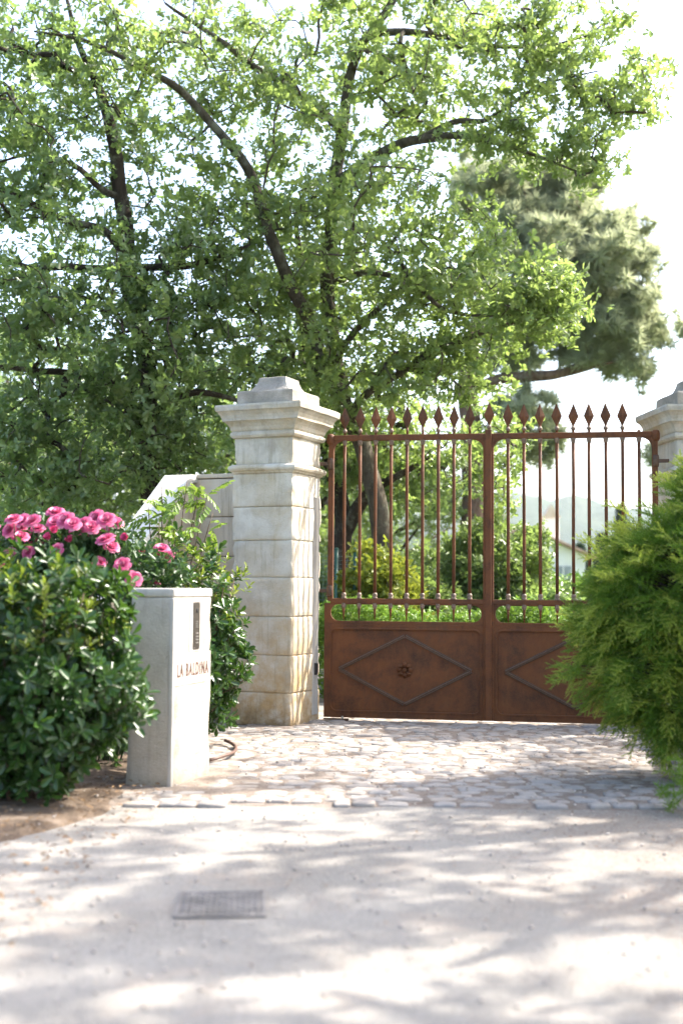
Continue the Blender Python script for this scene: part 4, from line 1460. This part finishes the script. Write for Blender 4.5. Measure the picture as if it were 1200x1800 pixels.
hd = empty('box_hedge', (1.7, 14.9, 0), R(-6))
tag(hd, 'low clipped bright green hedge along the garden just inside the gate', 'hedge')
n = 5200
c = np.stack([rng.uniform(-2.3, 2.0, n), rng.uniform(-0.4, 0.4, n), rng.uniform(0.05, 1.12, n)], axis=1)
c[:, 2] += 0.10 * np.sin(c[:, 0] * 3.1) * (c[:, 2] > 0.8)
shell = (np.abs(c[:, 1]) > 0.25) | (c[:, 2] > 0.85)
c = c[shell | (rng.random(n) < 0.25)]
V, F_, T_ = leaf_cloud(c, SM_R, 2, 0.09, 1.0, 0.7)
o = link_mesh('foliage', np_mesh('foliage', V, F_, T_), M['hedge'], hd); o['kind'] = 'stuff'
for k in range(9):
    x = -2.1 + k * 0.5
    MB().tube([(x, 0, 0), (x + 0.04, 0.03, 0.5), (x, 0, 0.95)], [0.02, 0.015, 0.005], 6).build('stem', M['stem'], hd)

GSH = [
    ('rounded light green shrub behind the hedge, by the mesh fence', (0.9, 17.6, 0), 0.9, 0.8, 1.7, 'far_leaf'),
    ('yellow green shrub behind the hedge beneath the crooked oak', (0.50, 16.2, 0), 0.55, 0.45, 1.95, 'yellow_leaf'),
    ('tall leafy shrub behind the meeting stiles of the gate', (2.35, 19.0, 0), 1.0, 0.9, 2.5, 'far_leaf'),
    ('broad pale green shrub in front of the distant house', (4.2, 22.5, 0), 1.3, 1.1, 1.55, 'hedge'),
    ('dark laurel shrub at the far end of the hedge', (3.1, 17.6, 0), 0.75, 0.7, 1.35, 'oak2'),
    ('bushy pale shrub between the hedge and the house', (5.6, 24.5, 0), 1.2, 1.0, 1.5, 'hedge'),
    ('dense green shrub behind the trunk of the sunlit oak', (1.5, 20.5, 0), 1.1, 0.9, 2.0, 'far_leaf'),
    ('dark green shrub behind the mesh fence', (-0.9, 18.8, 0), 1.0, 0.8, 1.9, 'oak2'),
    ('tall shrub behind the bars below the umbrella pine', (2.85, 20.6, 0), 0.7, 0.7, 2.2, 'hedge'),
]
for lb, lc, rx, ry, h, mt in GSH:
    shrub('garden_shrub', lb, 'shrub', lc, rx, ry, h, int(260 * rx * h), (M['stem'], M[mt]), OAK_R, 9, 0.2, 'shrubs inside the garden', 5)

# cypresses and tree belt beyond the garden
def cypress(loc, h, r_, label):
    t = empty('cypress_tree', loc)
    tag(t, label, 'tree', 'distant cypresses')
    MB().tube([(0, 0, 0), (0, 0, h * 0.9)], [0.15, 0.03], 6).build('trunk', M['bark_dark'], t)
    n_ = 420
    z = rng.random(n_) ** 0.8
    a = rng.uniform(0, 6.28, n_)
    rd = r_ * np.sin(np.pi * np.clip(z * 0.9 + 0.1, 0, 1)) ** 0.7 * rng.uniform(0.5, 1.0, n_)
    c_ = np.stack([np.cos(a) * rd, np.sin(a) * rd, z * h], axis=1)
    V_, F__, T__ = leaf_cloud(c_, TUFT, 2, 0.2, 1.0, 1.0, 0.8, 1.3)
    o_ = link_mesh('crown', np_mesh('crown', V_, F__, T__), M['cypress'], t); o_['kind'] = 'stuff'


cypress((U(1092, 1030, 85).x, 85, -0.06), 7.2, 0.42, 'tall slim dark cypress in front of the hazy hills')
cypress((U(1056, 1030, 80).x, 80, -0.06), 5.0, 0.4, 'short dark cypress beside the taller one in front of the hills')
cypress((U(1018, 1030, 72).x, 72, -0.06), 4.0, 0.5, 'small cypress just right of the house wall')
belt = []
for k in range(9):
    px = 760 + k * 58
    Yb = 100 + 18 * ((k * 7) % 5)
    belt.append((U(px, 1030, Yb).x, Yb))
c = []
for x, yb in belt:
    d_ = rand_dirs(110)
    c.append(d_ * (rng.random(110) ** 0.4)[:, None] * np.array([4.0, 3.0, 2.0]) + np.array([x, yb, 2.0 + 0.4 * rng.random()]))
c = np.concatenate(c)
c = c[c[:, 2] > 0]
V, F_, T_ = leaf_cloud(c, OAK_B, 9, 0.8, 0.9, 0.5, 2.2, 3.4)
o = link_mesh('distant_wood', np_mesh('distant_wood', V, F_, T_), M['far_leaf'])
tag(o, 'far belt of trees between the house and the hills', 'trees', None, 'stuff')


# ------------------------------------------------------------------ near shrubs on the left
def whorl_leaves(Z, T, n_leaf, size, el0, el1, spread):
    """single-leaf transforms of whorls at T facing Z"""
    n_ = len(T)
    FR = frames(Z, rng.uniform(0, 6.28, n_), np.ones(n_))
    Ms, Ts = [], []
    for k in range(n_leaf):
        az = 2.4 * k + rng.uniform(-.25, .25, n_)
        el = np.radians(rng.uniform(el0, el1, n_) * (0.5 + 0.9 * k / n_leaf))
        roll = rng.uniform(-.45, .45, n_)
        s = size * rng.uniform(0.65, 1.2, n_)
        ca, sa, ce, se, cr, sr = np.cos(az), np.sin(az), np.cos(el), np.sin(el), np.cos(roll), np.sin(roll)
        o_ = np.zeros(n_); i_ = np.ones(n_)
        Rz = np.stack([np.stack([ca, -sa, o_], 1), np.stack([sa, ca, o_], 1), np.stack([o_, o_, i_], 1)], 1)
        Ry = np.stack([np.stack([ce, o_, -se], 1), np.stack([o_, i_, o_], 1), np.stack([se, o_, ce], 1)], 1)
        Rx = np.stack([np.stack([i_, o_, o_], 1), np.stack([o_, cr, -sr], 1), np.stack([o_, sr, cr], 1)], 1)
        m = FR @ Rz @ Ry @ Rx * s[:, None, None]
        Ms.append(m)
        Ts.append(T + np.einsum('nij,j->ni', FR, np.array([0, 0, 1.0])) * (-spread * (1 - k / n_leaf)))
    return np.concatenate(Ms), np.concatenate(Ts)


def dome_whorls(loc, rx, ry, h, n_, zmin=0.15, seed=0.0, shell=0.4, pinch=0.25):
    """whorl positions (world) and outward directions for a rounded shrub"""
    d_ = rand_dirs(n_)
    rd = (1 - shell) + shell * rng.random(n_) ** 0.6
    lump = np.array([1 + 0.24 * mnoise.noise(Vector(tuple(x * 1.9)) + Vector((seed, 0, 0))) + 0.12 * mnoise.noise(Vector(tuple(x * 4.5)) + Vector((seed, 3, 0))) for x in d_])
    c_ = d_ * (rd * lump)[:, None] * np.array([rx, ry, h * 0.52]) + np.array([0, 0, h * 0.50])
    k = c_[:, 2] > zmin
    low = np.clip((h * 0.4 - c_[:, 2]) / (h * 0.4), 0, 1)
    c_[:, :2] *= (1 - pinch * low)[:, None]
    Zd = d_ + np.array([0, 0, 0.45]) + rng.normal(size=(n_, 3)) * 0.28
    return c_[k] + np.array(loc), Zd[k]


LEAF_MES = {}


def single_leaves(parent, proto, Mm, Tt, mat, count, name='leaf'):
    """the leaves that show largest are objects of their own, the rest one mesh"""
    ploc = np.array(parent.location)
    x, yv, z = Tt[:, 0], Tt[:, 1], Tt[:, 2]
    inview = (np.abs(x / yv) < 0.285)
    score = np.where(inview, yv, 1e6)
    idx = np.argsort(score)
    # prefer well spread leaves among the nearest
    pool = idx[:count * 3]
    pick = rng.choice(pool, count, replace=False)
    key = name + mat.name
    if key not in LEAF_MES:
        me_ = bpy.data.meshes.new(name)
        me_.from_pydata(proto[0], [], proto[1]); me_.materials.append(mat)
        LEAF_MES[key] = me_
    for i in pick:
        o_ = bpy.data.objects.new(name, LEAF_MES[key])
        COL.objects.link(o_)
        o_.parent = parent
        mm = Matrix([list(r) for r in Mm[i]]).to_4x4()
        mm.translation = Vector(Tt[i] - ploc)
        o_.matrix_local = mm
    rest_ = np.setdiff1d(np.arange(len(Tt)), pick)
    V_, F__, T__ = scatter([proto], np.zeros(len(rest_), dtype=int), Mm[rest_], Tt[rest_] - ploc)
    o_ = link_mesh('foliage', np_mesh('foliage', V_, F__, T__), mat, parent)
    o_['kind'] = 'stuff'


def laurel_bush(name, label, loc, rx, ry, h, n_, size, mat, tipmat, stems, count, seed, zmin=0.2, pinch=0.25, tipfrac=0.12):
    t = empty(name, loc)
    tag(t, label, 'bush')
    T_, Z_ = dome_whorls(loc, rx, ry, h, n_, zmin, seed, 0.55, pinch)
    r_ = random.Random(int(seed * 10))
    top = (T_[:, 2] > loc[2] + h * 0.62) & (rng.random(len(T_)) < tipfrac * 3)
    Mm, Tt = whorl_leaves(Z_[~top], T_[~top], 9, size, 8, 70, 0.06)
    single_leaves(t, LAUREL, Mm, Tt, mat, count)
    Mm, Tt = whorl_leaves(Z_[top] + np.array([0, 0, 0.9]), T_[top], 7, size * 0.72, 25, 80, 0.07)
    V_, F__, T__ = scatter([LAUREL], np.zeros(len(Tt), dtype=int), Mm, Tt - np.array(loc))
    o_ = link_mesh('young_shoots', np_mesh('young_shoots', V_, F__, T__), tipmat, t); o_['kind'] = 'stuff'
    for k in range(stems):
        a = k * 6.28 / stems + r_.uniform(-.4, .4)
        q = Vector((math.cos(a) * rx, math.sin(a) * ry, 0))
        MB().tube([q * 0.12, q * 0.32 + Vector((0, 0, h * 0.3)), q * 0.52 + Vector((0.02, 0, h * 0.58)), q * 0.7 + Vector((0, 0.02, h * 0.82))], [0.016, 0.013, 0.009, 0.004], 6).build('stem', M['stem'], t, smooth=True)
    # inner twigs from stems to whorls
    mb_ = MB()
    sel = rng.choice(len(T_), min(160, len(T_)), replace=False)
    for i in sel:
        e = Vector(T_[i]) - Vector(loc)
        s0 = Vector((e.x * 0.45, e.y * 0.45, max(0.1, e.z * 0.72)))
        mb_.tube([s0, (s0 + e) / 2 + Vector((0, 0, -0.02)), e], [0.005, 0.004, 0.0025], 4, False)
    o_ = mb_.build('twigs', M['stem'], t, fix=False); o_['kind'] = 'stuff'
    return t


laurel_bush('laurel_bush', 'large dark glossy leaved bush in front of the pink roses', (-2.02, 7.75, 0.0), 0.80, 0.62, 1.60, 1350, 0.088, M['laurel'], M['laurel_tip'], 9, 300, 2.0, 0.05, 0.12)
laurel_bush('laurel_bush', 'glossy rounded bush between the intercom post and the gate pillar', (-1.32, 10.45, 0.0), 0.60, 0.55, 1.74, 900, 0.085, M['laurel'], M['laurel_tip'], 7, 200, 6.0, 0.12, 0.1, 0.2)

# rose bush
rb = empty('rose_bush', (-2.05, 9.35, 0))
tag(rb, 'rose bush heavy with pink double blooms above the dark laurel', 'bush')


def bloom_mesh(seed, rings, openness):
    r_ = random.Random(seed)
    V, Fc = [], []
    for rad, n_, tilt, size in rings:
        for k in range(n_):
            az = 2 * math.pi * (k + r_.uniform(-.2, .2)) / n_ + rad * 40
            m = Matrix.Rotation(az, 3, 'Z')
            b = len(V)
            for j in range(4):
                v = j / 3
                for i in range(4):
                    u = -1 + 2 * i / 3
                    wv = size * (0.45 + 0.62 * math.sin(math.pi * min(1, v * 0.72 + 0.1))) * 0.62
                    a = R(tilt) * (0.35 + 0.65 * v) * openness
                    rr_ = rad + math.sin(a) * size * v + (0.10 * size if v > 0.9 else 0)
                    z = math.cos(a) * size * v - 0.3 * size
                    cup = -0.35 * u * u * wv
                    p = Vector((rr_ + cup, u * wv, z + r_.uniform(-.002, .002)))
                    V.append(tuple(m @ p))
            for j in range(3):
                for i in range(3):
                    a = b + j * 4 + i
                    Fc.append((a, a + 1, a + 5, a + 4))
    me_ = bpy.data.meshes.new('rose_bloom')
    me_.from_pydata(V, [], Fc)
    me_.polygons.foreach_set('use_smooth', np.ones(len(me_.polygons), dtype=bool))
    return me_


BLOOM = []
for i in range(4):
    me_ = bloom_mesh(i, [(0.002, 3, 12, 0.030), (0.007, 5, 20, 0.034), (0.013, 6, 36, 0.038), (0.018, 7, 58, 0.041), (0.022, 7, 82, 0.042)], 1.0)
    me_.materials.append(M['petal']); BLOOM.append(me_)
BUD = bloom_mesh(9, [(0.002, 3, 8, 0.03), (0.006, 5, 14, 0.036), (0.010, 5, 24, 0.036)], 1.0)
BUD.materials.append(M['petal_deep'])
zs = [(65, 190, 1), (92, 120, 1), (150, 128, 1), (215, 130, 1), (142, 176, 1), (138, 235, 1), (206, 250, 1), (186, 340, .9), (275, 300, .9), (370, 75, 1.15), (368, 140, 1.1), (432, 125, 1.1),
      (482, 150, 1), (515, 185, 1.1), (552, 150, 1), (606, 172, 1), (632, 112, 1.1), (664, 190, 1), (702, 125, 1.1), (760, 140, 1.15), (697, 252, 1.15), (737, 300, 1), (825, 245, 0), (350, 196, 0),
      (318, 242, 0), (460, 258, 0), (375, 325, .9), (60, 350, .9), (15, 420, .9), (783, 460, 1.05), (806, 420, 1), (665, 400, .8), (618, 435, .7), (884, 515, 1), (912, 546, 1), (1068, 315, 1), (1104, 372, 1),
      (1045, 386, 1), (940, 345, 0), (1030, 525, .75), (-60, 300, 1), (-40, 200, 1), (580, 230, .9), (250, 180, .9)]
r_ = random.Random(4)
for i, (a, b, s) in enumerate(zs):
    Yb = 8.95 + r_.uniform(-.12, .25) + (0.35 if a > 900 else 0)
    w = U(a / 3.75, 880 + b / 3.75, Yb)
    o = bpy.data.objects.new('rose_bloom', BUD if s == 0 else BLOOM[i % 4])
    COL.objects.link(o); o.parent = rb
    o.location = w - Vector(rb.location)
    dirv = Vector((r_.uniform(-.55, .55), -0.75 + r_.uniform(-.3, .3), r_.uniform(0.35, 1.0)))
    o.rotation_euler = dirv.to_track_quat('Z', 'Y').to_euler()
    o.scale = ((1.05 if s == 0 else s * 1.04),) * 3
    e = w - Vector(rb.location) - dirv.normalized() * 0.012
    root = Vector((e.x * 0.5, 0.15, 0))
    MB().tube([root, Vector((e.x * 0.8, e.y * 0.5 + 0.12, e.z * 0.55)), e - Vector((0, -0.03, 0.12)), e], [0.008, 0.006, 0.004, 0.003], 5).build('cane', M['rose_leaf'], rb, smooth=True)
cs = []
for (a, b, s) in zs:
    for k in range(4):
        cs.append(tuple(U(a / 3.75 + r_.uniform(-30, 30), 880 + b / 3.75 + r_.uniform(5, 70), 9.15 + r_.uniform(-.15, .3))))
for k in range(300):
    cs.append((r_.uniform(-2.9, -1.38), 9.3 + r_.uniform(-.3, .35), r_.uniform(0.08, 1.68)))
c = np.array(cs) - np.array(rb.location)
V, F_, T_ = leaf_cloud(c, ROSE_R, 7, 0.11, 0.9, 0.4)
o = link_mesh('foliage', np_mesh('foliage', V, F_, T_), M['rose_leaf'], rb); o['kind'] = 'stuff'

# wisteria-like shrub with feathered leaves in front of the wall
def pinnate(seed):
    r_ = random.Random(seed)
    V, Fc = [], []
    L = 0.26
    for k in range(11):
        t = 0.15 + 0.85 * (k // 2) / 5
        p0 = Vector((L * t, 0, -0.07 * t * t))
        sd = (1 if k % 2 else -1)
        ang = 0 if k == 10 else sd * R(58 - 22 * t)
        s = 0.105 * (1 - 0.25 * t) * r_.uniform(.85, 1.1)
        m = Matrix.Rotation(ang, 3, 'Z') @ Matrix.Rotation(R(12 + 20 * t), 3, 'Y') @ Matrix.Rotation(r_.uniform(-.3, .3), 3, 'X')
        b = len(V)
        V += [tuple(m @ (Vector(q) * s) + p0) for q in OVAL[0]]
        Fc += [tuple(i + b for i in f) for f in OVAL[1]]
    b = len(V)
    V += [(0, -0.002, 0), (0, 0.002, 0), (L, 0.001, -0.07), (L, -0.001, -0.07)]
    Fc.append((b, b + 1, b + 2, b + 3))
    return V, Fc


PIN = [pinnate(i) for i in range(4)]
ws = empty('wisteria_shrub', (-1.62, 11.2, 0))
tag(ws, 'pale green shrub with feathered leaves climbing before the sloping coping', 'shrub')
tips = P((285, 850, 11.2), (330, 840, 11.2), (365, 870, 11.3), (260, 880, 11.1), (310, 880, 11.0), (345, 905, 11.1), (280, 915, 11.0), (375, 900, 11.3), (320, 930, 11.0), (250, 930, 11.0), (352, 850, 11.4), (300, 900, 11.2))
allT = []
for i, e in enumerate(tips):
    e = e - Vector(ws.location)
    MB().tube([(0.02 * i - 0.1, 0, 0), (e.x * 0.5, e.y * 0.4, e.z * 0.6), (e.x * 0.9, e.y, e.z * 0.93), e], [0.010, 0.008, 0.005, 0.002], 5).build('stem', M['stem'], ws, smooth=True)
    for k in range(4):
        allT.append((e.x + r_.uniform(-.03, .03), e.y + r_.uniform(-.03, .03), e.z - r_.uniform(0, 0.22)))
n = len(allT)
Z = rand_dirs(n, 1.2)
for pr_i in range(n):
    pass
V, F_, T_ = scatter(PIN, rng.integers(0, 4, n), frames(Z, rng.uniform(0, 6.28, n), rng.uniform(0.6, 0.95, n)), np.array(allT))
o = link_mesh('foliage', np_mesh('foliage', V, F_, T_), M['wisteria'], ws); o['kind'] = 'stuff'

# ------------------------------------------------------------------ feathery conifer on the right
def plume(seed):
    """one soft shoot: a drooping axis with side shoots clothed in short needles"""
    r_ = random.Random(seed)
    V, Fc = [], []

    def needles(p0, p1, n_, ln, wd):
        ax = (p1 - p0)
        L_ = ax.length
        ax.normalize()
        a = Vector((0, 0, 1)) if abs(ax.z) < 0.9 else Vector((1, 0, 0))
        u = ax.cross(a).normalized(); w = ax.cross(u)
        for k in range(n_):
            t = (k + r_.random()) / n_
            ph = r_.uniform(0, 6.28)
            d_ = (ax * 1.25 + (u * math.cos(ph) + w * math.sin(ph)) * 0.75).normalized()
            p = p0 + ax * L_ * t
            sd = d_.cross(Vector((r_.random() - .5, r_.random() - .5, r_.random() - .5))).normalized() * wd
            l2 = ln * (1.05 - 0.4 * t) * r_.uniform(.8, 1.15)
            b = len(V)
            V.extend([tuple(p - sd), tuple(p + sd), tuple(p + d_ * l2)])
            Fc.append((b, b + 1, b + 2))
    pts = [Vector((0.24 * t, 0.012 * math.sin(5 * t + seed), 0.05 * t - 0.14 * t * t)) for t in (0, .25, .5, .75, 1)]
    for a, b in zip(pts[:-1], pts[1:]):
        needles(a, b, 15, 0.026, 0.0032)
    for k in range(11):
        t = 0.08 + 0.075 * k
        i = min(3, int(t * 4)); f = t * 4 - i
        p0 = pts[i].lerp(pts[i + 1], f)
        ang = (1 if k % 2 else -1) * R(r_.uniform(26, 44))
        L_ = 0.125 * (1.1 - 0.75 * t)
        d_ = Vector((math.cos(ang), math.sin(ang), r_.uniform(-.35, .25)))
        p1 = p0 + d_ * L_
        needles(p0, p1, 17, 0.022, 0.0030)
    return V, Fc


PLUME = [plume(i) for i in range(5)]
cf_loc = (2.80, 8.75, 0.07)
cf = empty('feathery_conifer', cf_loc)
tag(cf, 'bushy bright green feathery conifer leaning over the drive before the gate', 'conifer')
MB().tube([(0.1, 0.1, -0.1), (0.06, 0.05, 0.5), (0.05, 0, 1.2), (0.1, 0, 2.0)], [0.07, 0.06, 0.045, 0.015], 9).build('trunk', M['bark_dark'], cf, smooth=True)
LOB = [((0.0, 0, 1.25), (0.85, 0.75, 0.80), 560), ((-0.50, -0.1, 1.20), (0.55, 0.5, 0.42), 300), ((-0.62, -0.05, 0.80), (0.50, 0.45, 0.36), 270), ((-0.40, -0.1, 0.50), (0.40, 0.38, 0.24), 170), ((-0.28, -0.05, 1.52), (0.46, 0.4, 0.30), 190),
       ((0.05, 0, 1.85), (0.42, 0.4, 0.36), 200), ((-0.24, -0.1, 0.33), (0.12, 0.14, 0.20), 40), ((0.3, -0.2, 0.85), (0.55, 0.5, 0.36), 180), ((0.22, -0.1, 2.15), (0.25, 0.25, 0.22), 70)]
Ts, Xs = [], []
PER = 9
for k, (c0, rd, n_) in enumerate(LOB):
    n_ = max(6, int(n_ * 0.24))
    d_ = rand_dirs(n_)
    lump = np.array([1 + 0.30 * mnoise.noise(Vector(tuple(x * 2.3)) + Vector((k * 3.0, 0, 0))) for x in d_])
    p_ = np.array(c0) + d_ * np.array(rd) * (lump * (0.60 + 0.40 * rng.random(n_) ** 0.5))[:, None]
    out_ = d_ * np.array([1, 1, 0.5]) + 0.5 * (p_ - np.array([0.1, 0, 1.0])) * np.array([1, 1, 0.4])
    out_ /= np.linalg.norm(out_, axis=1, keepdims=True)
    pr_ = np.repeat(p_, PER, axis=0); or_ = np.repeat(out_, PER, axis=0)
    dv_ = or_ + rng.normal(size=or_.shape) * 0.42
    Ts.append(pr_ + rng.normal(size=pr_.shape) * 0.02 - or_ * 0.05)
    Xs.append(dv_)
Ts = np.concatenate(Ts); Xs = np.concatenate(Xs)
Xs /= np.linalg.norm(Xs, axis=1, keepdims=True)
keep = ~((Ts[:, 0] > -0.12) & (Ts[:, 2] < 0.52 + 0.25 * (Ts[:, 0] + 0.12)))
keep = np.repeat(keep.reshape(-1, PER)[:, 0], PER)
Ts, Xs = Ts[keep], Xs[keep]
upv = np.tile(np.array([[0, 0, 1.0]]), (len(Xs), 1)) + rng.normal(size=Xs.shape) * 0.35
Yv = np.cross(upv, Xs); Yv /= np.linalg.norm(Yv, axis=1, keepdims=True)
Zv = np.cross(Xs, Yv)
FR = np.stack([Xs, Yv, Zv], axis=2) * rng.uniform(0.7, 1.15, len(Xs))[:, None, None]
young = np.tile(np.arange(PER) < 3, len(Ts) // PER) & (rng.random(len(Ts)) < 0.8)
FR[young] *= 1.12
for nm_, sel_, mt_ in (('foliage', ~young, 'conifer'), ('young_tips', young, 'conifer_tip')):
    V, F_, T_ = scatter(PLUME, rng.integers(0, 5, int(sel_.sum())), FR[sel_], Ts[sel_] + (Xs[sel_] * 0.05 if nm_ == 'young_tips' else 0))
    o = link_mesh(nm_, np_mesh(nm_, V, F_, T_), M[mt_], cf); o['kind'] = 'stuff'
mb = MB()
for i in range(0, len(Ts), 5):
    e = Vector(Ts[i]); s0 = Vector((0.06, 0.03, max(0.15, e.z * 0.75)))
    mb.tube([s0, (s0 + e) / 2 + Vector((0, 0, 0.03)), e], [0.010, 0.006, 0.003], 4, False)
o = mb.build('twigs', M['bark_dark'], cf, fix=False); o['kind'] = 'stuff'

# small evergreen tuft at the foot of the edging
n_ = 60
tl = (2.16, 7.55, 0.0)
lc = empty('conifer_seedling', tl)
tag(lc, 'small dark evergreen tuft at the drive edge below the feathery conifer', 'plant')
d_ = rand_dirs(n_, 0.5)
p_ = d_ * np.array([0.16, 0.16, 0.22]) * (rng.random(n_) ** 0.5)[:, None] + np.array([0, 0, 0.12])
p_ = p_[p_[:, 2] > 0.02]
V, F_, T_ = scatter(PLUME, rng.integers(0, 5, len(p_)), frames(rand_dirs(len(p_), 0.8), rng.uniform(0, 6.28, len(p_)), rng.uniform(.5, .8, len(p_))), p_)
o = link_mesh('foliage', np_mesh('foliage', V, F_, T_), M['conifer'], lc); o['kind'] = 'stuff'
MB().tube([(0, 0, 0), (0.01, 0, 0.15), (0, 0.01, 0.28)], [0.008, 0.006, 0.002], 6).build('stem', M['stem'], lc)

# ------------------------------------------------------------------ litter, pebbles and haze
n = 2200
x = np.concatenate([rng.uniform(-3.0, -1.2, n // 2), rng.uniform(1.2, 3.0, n // 4), rng.uniform(-1.2, 2.6, n - n // 2 - n // 4)])
yv = np.concatenate([rng.uniform(4.5, 8.6, n // 2), rng.uniform(5.0, 12.0, n // 4), rng.uniform(4.2, 12.5, n - n // 2 - n // 4)])
zz = np.where(x < -1.3, 0.045, np.where(yv > 7.6, 0.04, 0.012)) + rng.uniform(0, 0.008, n)
big = np.where((x > -1.2), 0.018, 0.036)
V, F_, T_ = scatter([OVAL], np.zeros(n, dtype=int), frames(rand_dirs(n, 3.0), rng.uniform(0, 6.28, n), big * rng.uniform(.6, 1.3, n)), np.stack([x, yv, zz], 1))
o = link_mesh('leaf_litter', np_mesh('leaf_litter', V, F_, T_), M['litter'])
tag(o, 'dry fallen leaves scattered over the soil and setts', 'leaves', None, 'stuff')


def pebble(seed):
    bm = bmesh.new()
    bmesh.ops.create_icosphere(bm, subdivisions=1, radius=1.0)
    for v in bm.verts:
        v.co *= 0.8 + 0.4 * mnoise.noise(v.co * 1.3 + Vector((seed, 0, 0)))
        v.co.z *= 0.55
    out_ = ([tuple(v.co) for v in bm.verts], [tuple(v.index for v in f.verts) for f in bm.faces])
    bm.free()
    return out_


PEB = [pebble(i * 2.1) for i in range(4)]
n = 4500
x = rng.uniform(-2.6, 3.0, n); yv = 4.0 + 8.4 * rng.random(n)
sz = 0.003 + 0.012 * rng.random(n) ** 4
V, F_, T_ = scatter(PEB, rng.integers(0, 4, n), frames(rand_dirs(n, 4), rng.uniform(0, 6.28, n), sz), np.stack([x, yv, np.where((yv > 7.6) | (x < -1.6), 0.03, 0.004)], 1))
o = link_mesh('loose_gravel', np_mesh('loose_gravel', V, F_, T_), M['pebble'])
tag(o, 'loose pale gravel scattered on the drive', 'gravel', None, 'stuff')

hz_me = MB().box((0, 900, 89), (3600, 2000, 182)).mesh('haze')
hzm, nt, out = new_mat('pale_air')
pv = nt.nodes.new('ShaderNodeVolumePrincipled')
pv.inputs['Color'].default_value = (0.82, 0.90, 1.0, 1)
pv.inputs['Density'].default_value = 0.00014
pv.inputs['Anisotropy'].default_value = 0.3
nt.links.new(pv.outputs[0], out.inputs['Volume'])
hz = link_mesh('haze', hz_me, hzm)
tag(hz, 'pale summer haze filling the valley air', 'haze', None, 'stuff')

bpy.context.view_layer.update()
